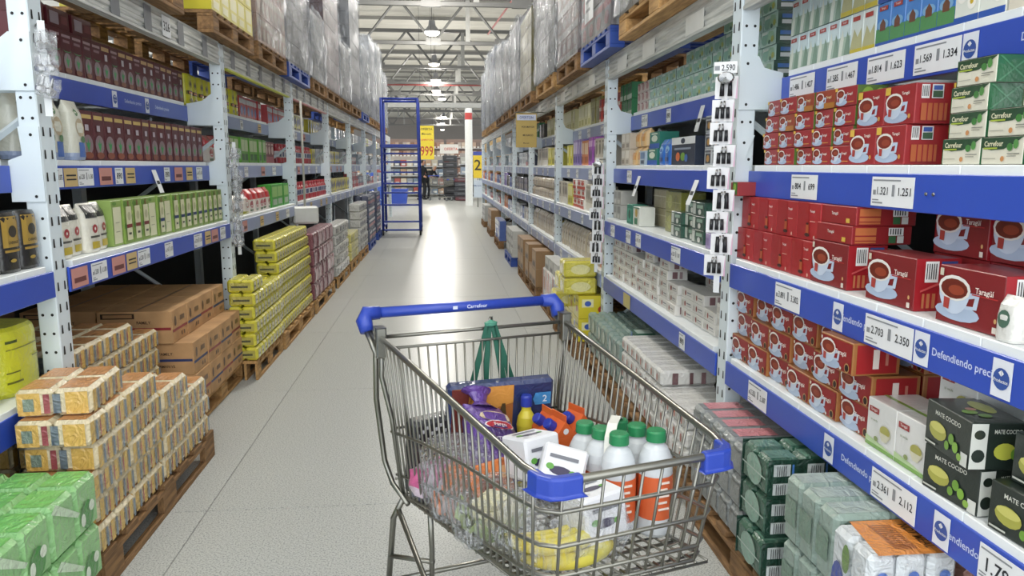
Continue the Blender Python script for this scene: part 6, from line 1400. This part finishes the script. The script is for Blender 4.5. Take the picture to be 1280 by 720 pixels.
pl([(-.155, .03), (.035, .03), (.035, .258), (-.155, .258)], 'a4622c'); pl([(-.155, .03), (-.12, .02), (-.09, .25), (-.155, .258)], '6a2c24', 1)
pl([(-.10, .258), (-.11, .16), (-.06, .15), (-.01, .19), (.035, .2), (.035, .258)], 'cf9040', 1); pl([(-.085, .03), (-.08, .10), (-.05, .17), (-.02, .18), (-.035, .10), (-.045, .03)], '3a3418', 2); pl([(-.02, .12), (.0, .2), (.01, .2), (.02, .12), (.005, .08)], '4a3a1c', 2); pl([(-.04, .05), (-.02, .13), (.0, .06), (.03, .05), (.02, .03)], 'd0843a', 2)
pl([(.105, .185), (.155, .185), (.155, .225), (.105, .225), (.097, .205)], '3f8ac4', 2); pr.text('2', (.135, e-.003, .205), (1, 0, 0), (0, 0, 1), .022, M('dfe8f0', .4)); ob('printed_panel', pr, t)
# green straps tied to the hook
t = thing('green_bag', 'green tote bag hanging from the cart hook by two straps', 'tote bag', CW(-.012, .045, .55), CRZ+PI)
G_ = M('1f5a48', .6)
for a, b in ((-.07, -.012), (-.025, -.004), (.045, .006), (.075, .012)):
    mb = MB(); mb.add([(a-.012, -.035, .25), (a+.012, -.035, .25), (b+.007, -.03, .462), (b-.007, -.03, .462), (a-.012, -.031, .25), (a+.012, -.031, .25), (b+.007, -.026, .462), (b-.007, -.026, .462)], [(0, 1, 2, 3), (7, 6, 5, 4), (0, 3, 7, 4), (1, 5, 6, 2)], G_); ob('strap', mb, t)
ob('knot', MB().lathe([(.001, .452), (.02, .458), (.022, .468), (.001, .476)], M('4a8a74', .5), 10, (0, -.028, 0), sy=.5), t)
ob('bag_body', MB().cbox((-.10, -.055, .02), (.10, -.018, .255), G_, .012), t)
t = thing('black_bag', 'black and white printed bag in the rear left corner of the cart', 'shopping bag', CW(.085, -.185, .535), rot=(.08, 0, CRZ+PI+.25))
ob('bag_body', MB().cbox((-.07, -.03, 0), (.07, .03, .235), M('22262a', .5, 0, .5), .012), t)
pp = MB()
for k in range(7):
    for q in range(3): pp.box((-.045+.028*q, -.0325, .04+.018*k), (-.045+.028*q+.02, -.0305, .052+.018*k), M(('c9c2a0', 'b9a860')[(k+q) % 2], .5))
for k in range(8): pp.box((-.06+.015*k, -.0325, .19+.01*(k % 3)), (-.052+.015*k, -.0305, .20+.01*(k % 3)), M('b8bcc0', .5))
ob('print', pp, t)
# pink mesh bag, clear bag of oranges, packets, cauliflower, bananas
o = ob('pink_mesh_bag', lump('pink', .20, .14, .11, 'c05a8a', bump=.01, seed=3).mesh('pink_mesh_bag'), None, CW(.175, -.165, .545), CRZ+.3, 'pink and white net bag near the rear left of the cart', 'bag')
me = o.data; me.materials.append(M('c9b8c4', .45, 0, .5)); me.materials.append(M('2c3050', .5, 0, .4))
for p in me.polygons: p.material_index = 2 if p.center.z < .03 else (1 if random.random() < .45 else 0)
ORM = M('cf7430', .5, var=.2, scale=60)
sph = MB().lathe([(.035*math.sin(PI*k/10), -.035*math.cos(PI*k/10)) for k in range(11)], ORM, 16).mesh('orange')
for k, (u, v, z) in enumerate(((.27, -.195, .588), (.325, -.155, .600), (.365, -.205, .602), (.30, -.135, .655), (.345, -.18, .662), (.41, -.16, .612), (.39, -.185, .670), (.25, -.15, .642))):
    ob('orange', sph, None, CW(u, v, z), 0, 'orange fruit inside the clear bag in the cart', 'orange', 'oranges in the clear bag')
CB1 = film('produce_bag', .34, 'dfe4ea', .9, .12, 30)
ob('produce_bag', lump('produce_bag', .19, .27, .22, '', CB1, .012, 5).mesh('produce_bag'), None, CW(.325, -.17, .553), CRZ, 'clear knotted produce bag holding oranges in the cart', 'bag')
t = thing('orange_packet', 'flat orange snack packet lying on the produce bag', 'packet', CW(.47, -.125, .705), rot=(-.5, .1, CRZ+PI+.5))
ob('packet', MB().cbox((-.075, -.008, -.04), (.075, .008, .05), M('d2773a', .4, 0, .6), .006).box((-.05, -.0095, -.02), (.03, -.008, .01), M('7a4a3a', .5)).box((.035, -.0095, .0), (.06, -.008, .03), M('e0b080', .5)), t)
fl = MB(); rnd = random.Random(9)
for k in range(34):
    a, b = rnd.uniform(0, 2*PI), rnd.uniform(.05, 1.25); p = (math.sin(b)*math.cos(a)*.062, math.sin(b)*math.sin(a)*.062, .045+math.cos(b)*.045)
    fl.lathe([(.022*math.sin(PI*q/5), -.022*math.cos(PI*q/5)) for q in range(6)], M('d8d4b0', .7), 8, p)
t = thing('cauliflower', 'pale cauliflower in thin film in the cart', 'cauliflower', CW(.56, -.16, .607), CRZ)
ob('curd', fl, t)
lv = MB()
for k in range(7):
    a = 2*PI*k/7; c_, s_ = math.cos(a), math.sin(a)
    lv.add([(c_*.03-s_*.03, s_*.03+c_*.03, .0), (c_*.03+s_*.03, s_*.03-c_*.03, .0), (c_*.085+s_*.03, s_*.085-c_*.03, .05), (c_*.09, s_*.09, .09), (c_*.085-s_*.03, s_*.085+c_*.03, .05)], [(0, 1, 2, 3, 4)], M('a9bb7c', .6))
ob('leaves', lv, t)
ob('thin_bag', lump('thin_bag', .21, .21, .145, '', film('thin_bag', .26, 'e8ecf0', .8, .12, 30), .010, 12).mesh('thin_bag'), None, CW(.56, -.16, .602), CRZ, 'thin clear bag round the cauliflower', 'bag')
BAN = noisy('banana_skin', 'c9b43c', 'd9cf52', 12, .5)
def banana(r, a0, a1, R_):
    mb = MB(); n = 10; pts = []; rr = []
    for k in range(n+1):
        a = a0+(a1-a0)*k/n; pts.append((R_*math.cos(a), 0, R_*math.sin(a))); q = k/n; rr.append(r*(.30 if k == 0 else .55 if k == 1 else 1-.55*max(0, (q-.75)/.25)))
    mb.tube(pts, rr, BAN, 8); mb.tube([pts[-1], (pts[-1][0]*1.02, 0, pts[-1][2]+.012)], [rr[-1], rr[-1]*.8], M('6a6a2c', .6), 6)
    return mb
t = thing('banana_bunch', 'yellow banana bunch in a clear bag at the cart nose', 'bananas', CW(.775, -.075, .662), rot=(FT, 0, CRZ+.15))
bme = banana(.018, PI*1.12, PI*1.85, .12).mesh('banana')
for k, (y, z, a) in enumerate(((-.135, .012, .10), (-.10, .016, .04), (-.065, .018, -.03), (-.03, .02, -.10), (-.115, .047, .05), (-.08, .050, -.02), (-.045, .052, -.09))):
    ob('banana', bme, t, (.006*k-.02, y, z), rot=(PI/2-.12, .0, a))
ob('banana_bag', lump('banana_bag', .29, .22, .155, '', film('banana_film', .24, 'e8ecf0', .8, .12, 24), .012, 21).mesh('banana_bag'), None, CW(.775, -.075, .638), CRZ, 'clear plastic bag around the bananas', 'bag')
t = thing('green_packet', 'dark green packet with yellow lettering leaning on the bottle pack', 'packet', CW(.43, .16, .615), rot=(-.3, 0, CRZ+PI+.3))
ob('packet', MB().cbox((-.06, -.03, 0), (.06, .03, .11), M('1f5c40', .4, 0, .4), .012).box((-.02, -.032, .06), (.045, -.030, .09), M('9ab84a', .5)).box((.02, -.032, .0), (.055, -.030, .055), M('b9955a', .5)), t)
t = thing('purple_packet', 'small dark purple packet between the boxes and the juice cartons', 'packet', CW(.43, .07, .60), rot=(-.2, 0, CRZ+PI-.2))
ob('packet', MB().cbox((-.04, -.02, 0), (.04, .02, .12), M('3a2458', .4, 0, .5), .010).box((-.02, -.0215, .05), (.02, -.02, .09), M('8a70b0', .5)), t)
t = thing('red_sausage', 'pinkish red packet between the white boxes and the bottles', 'packet', CW(.62, .06, .62), rot=(0, 0, CRZ+.2))
ob('packet', lump('p', .05, .16, .09, 'c0604c', bump=.004, seed=4), t)

far_cart = dup(cart, (-.30, 33.3, 0), CRZ+.5, label='far wire trolley pushed by the two people in black')
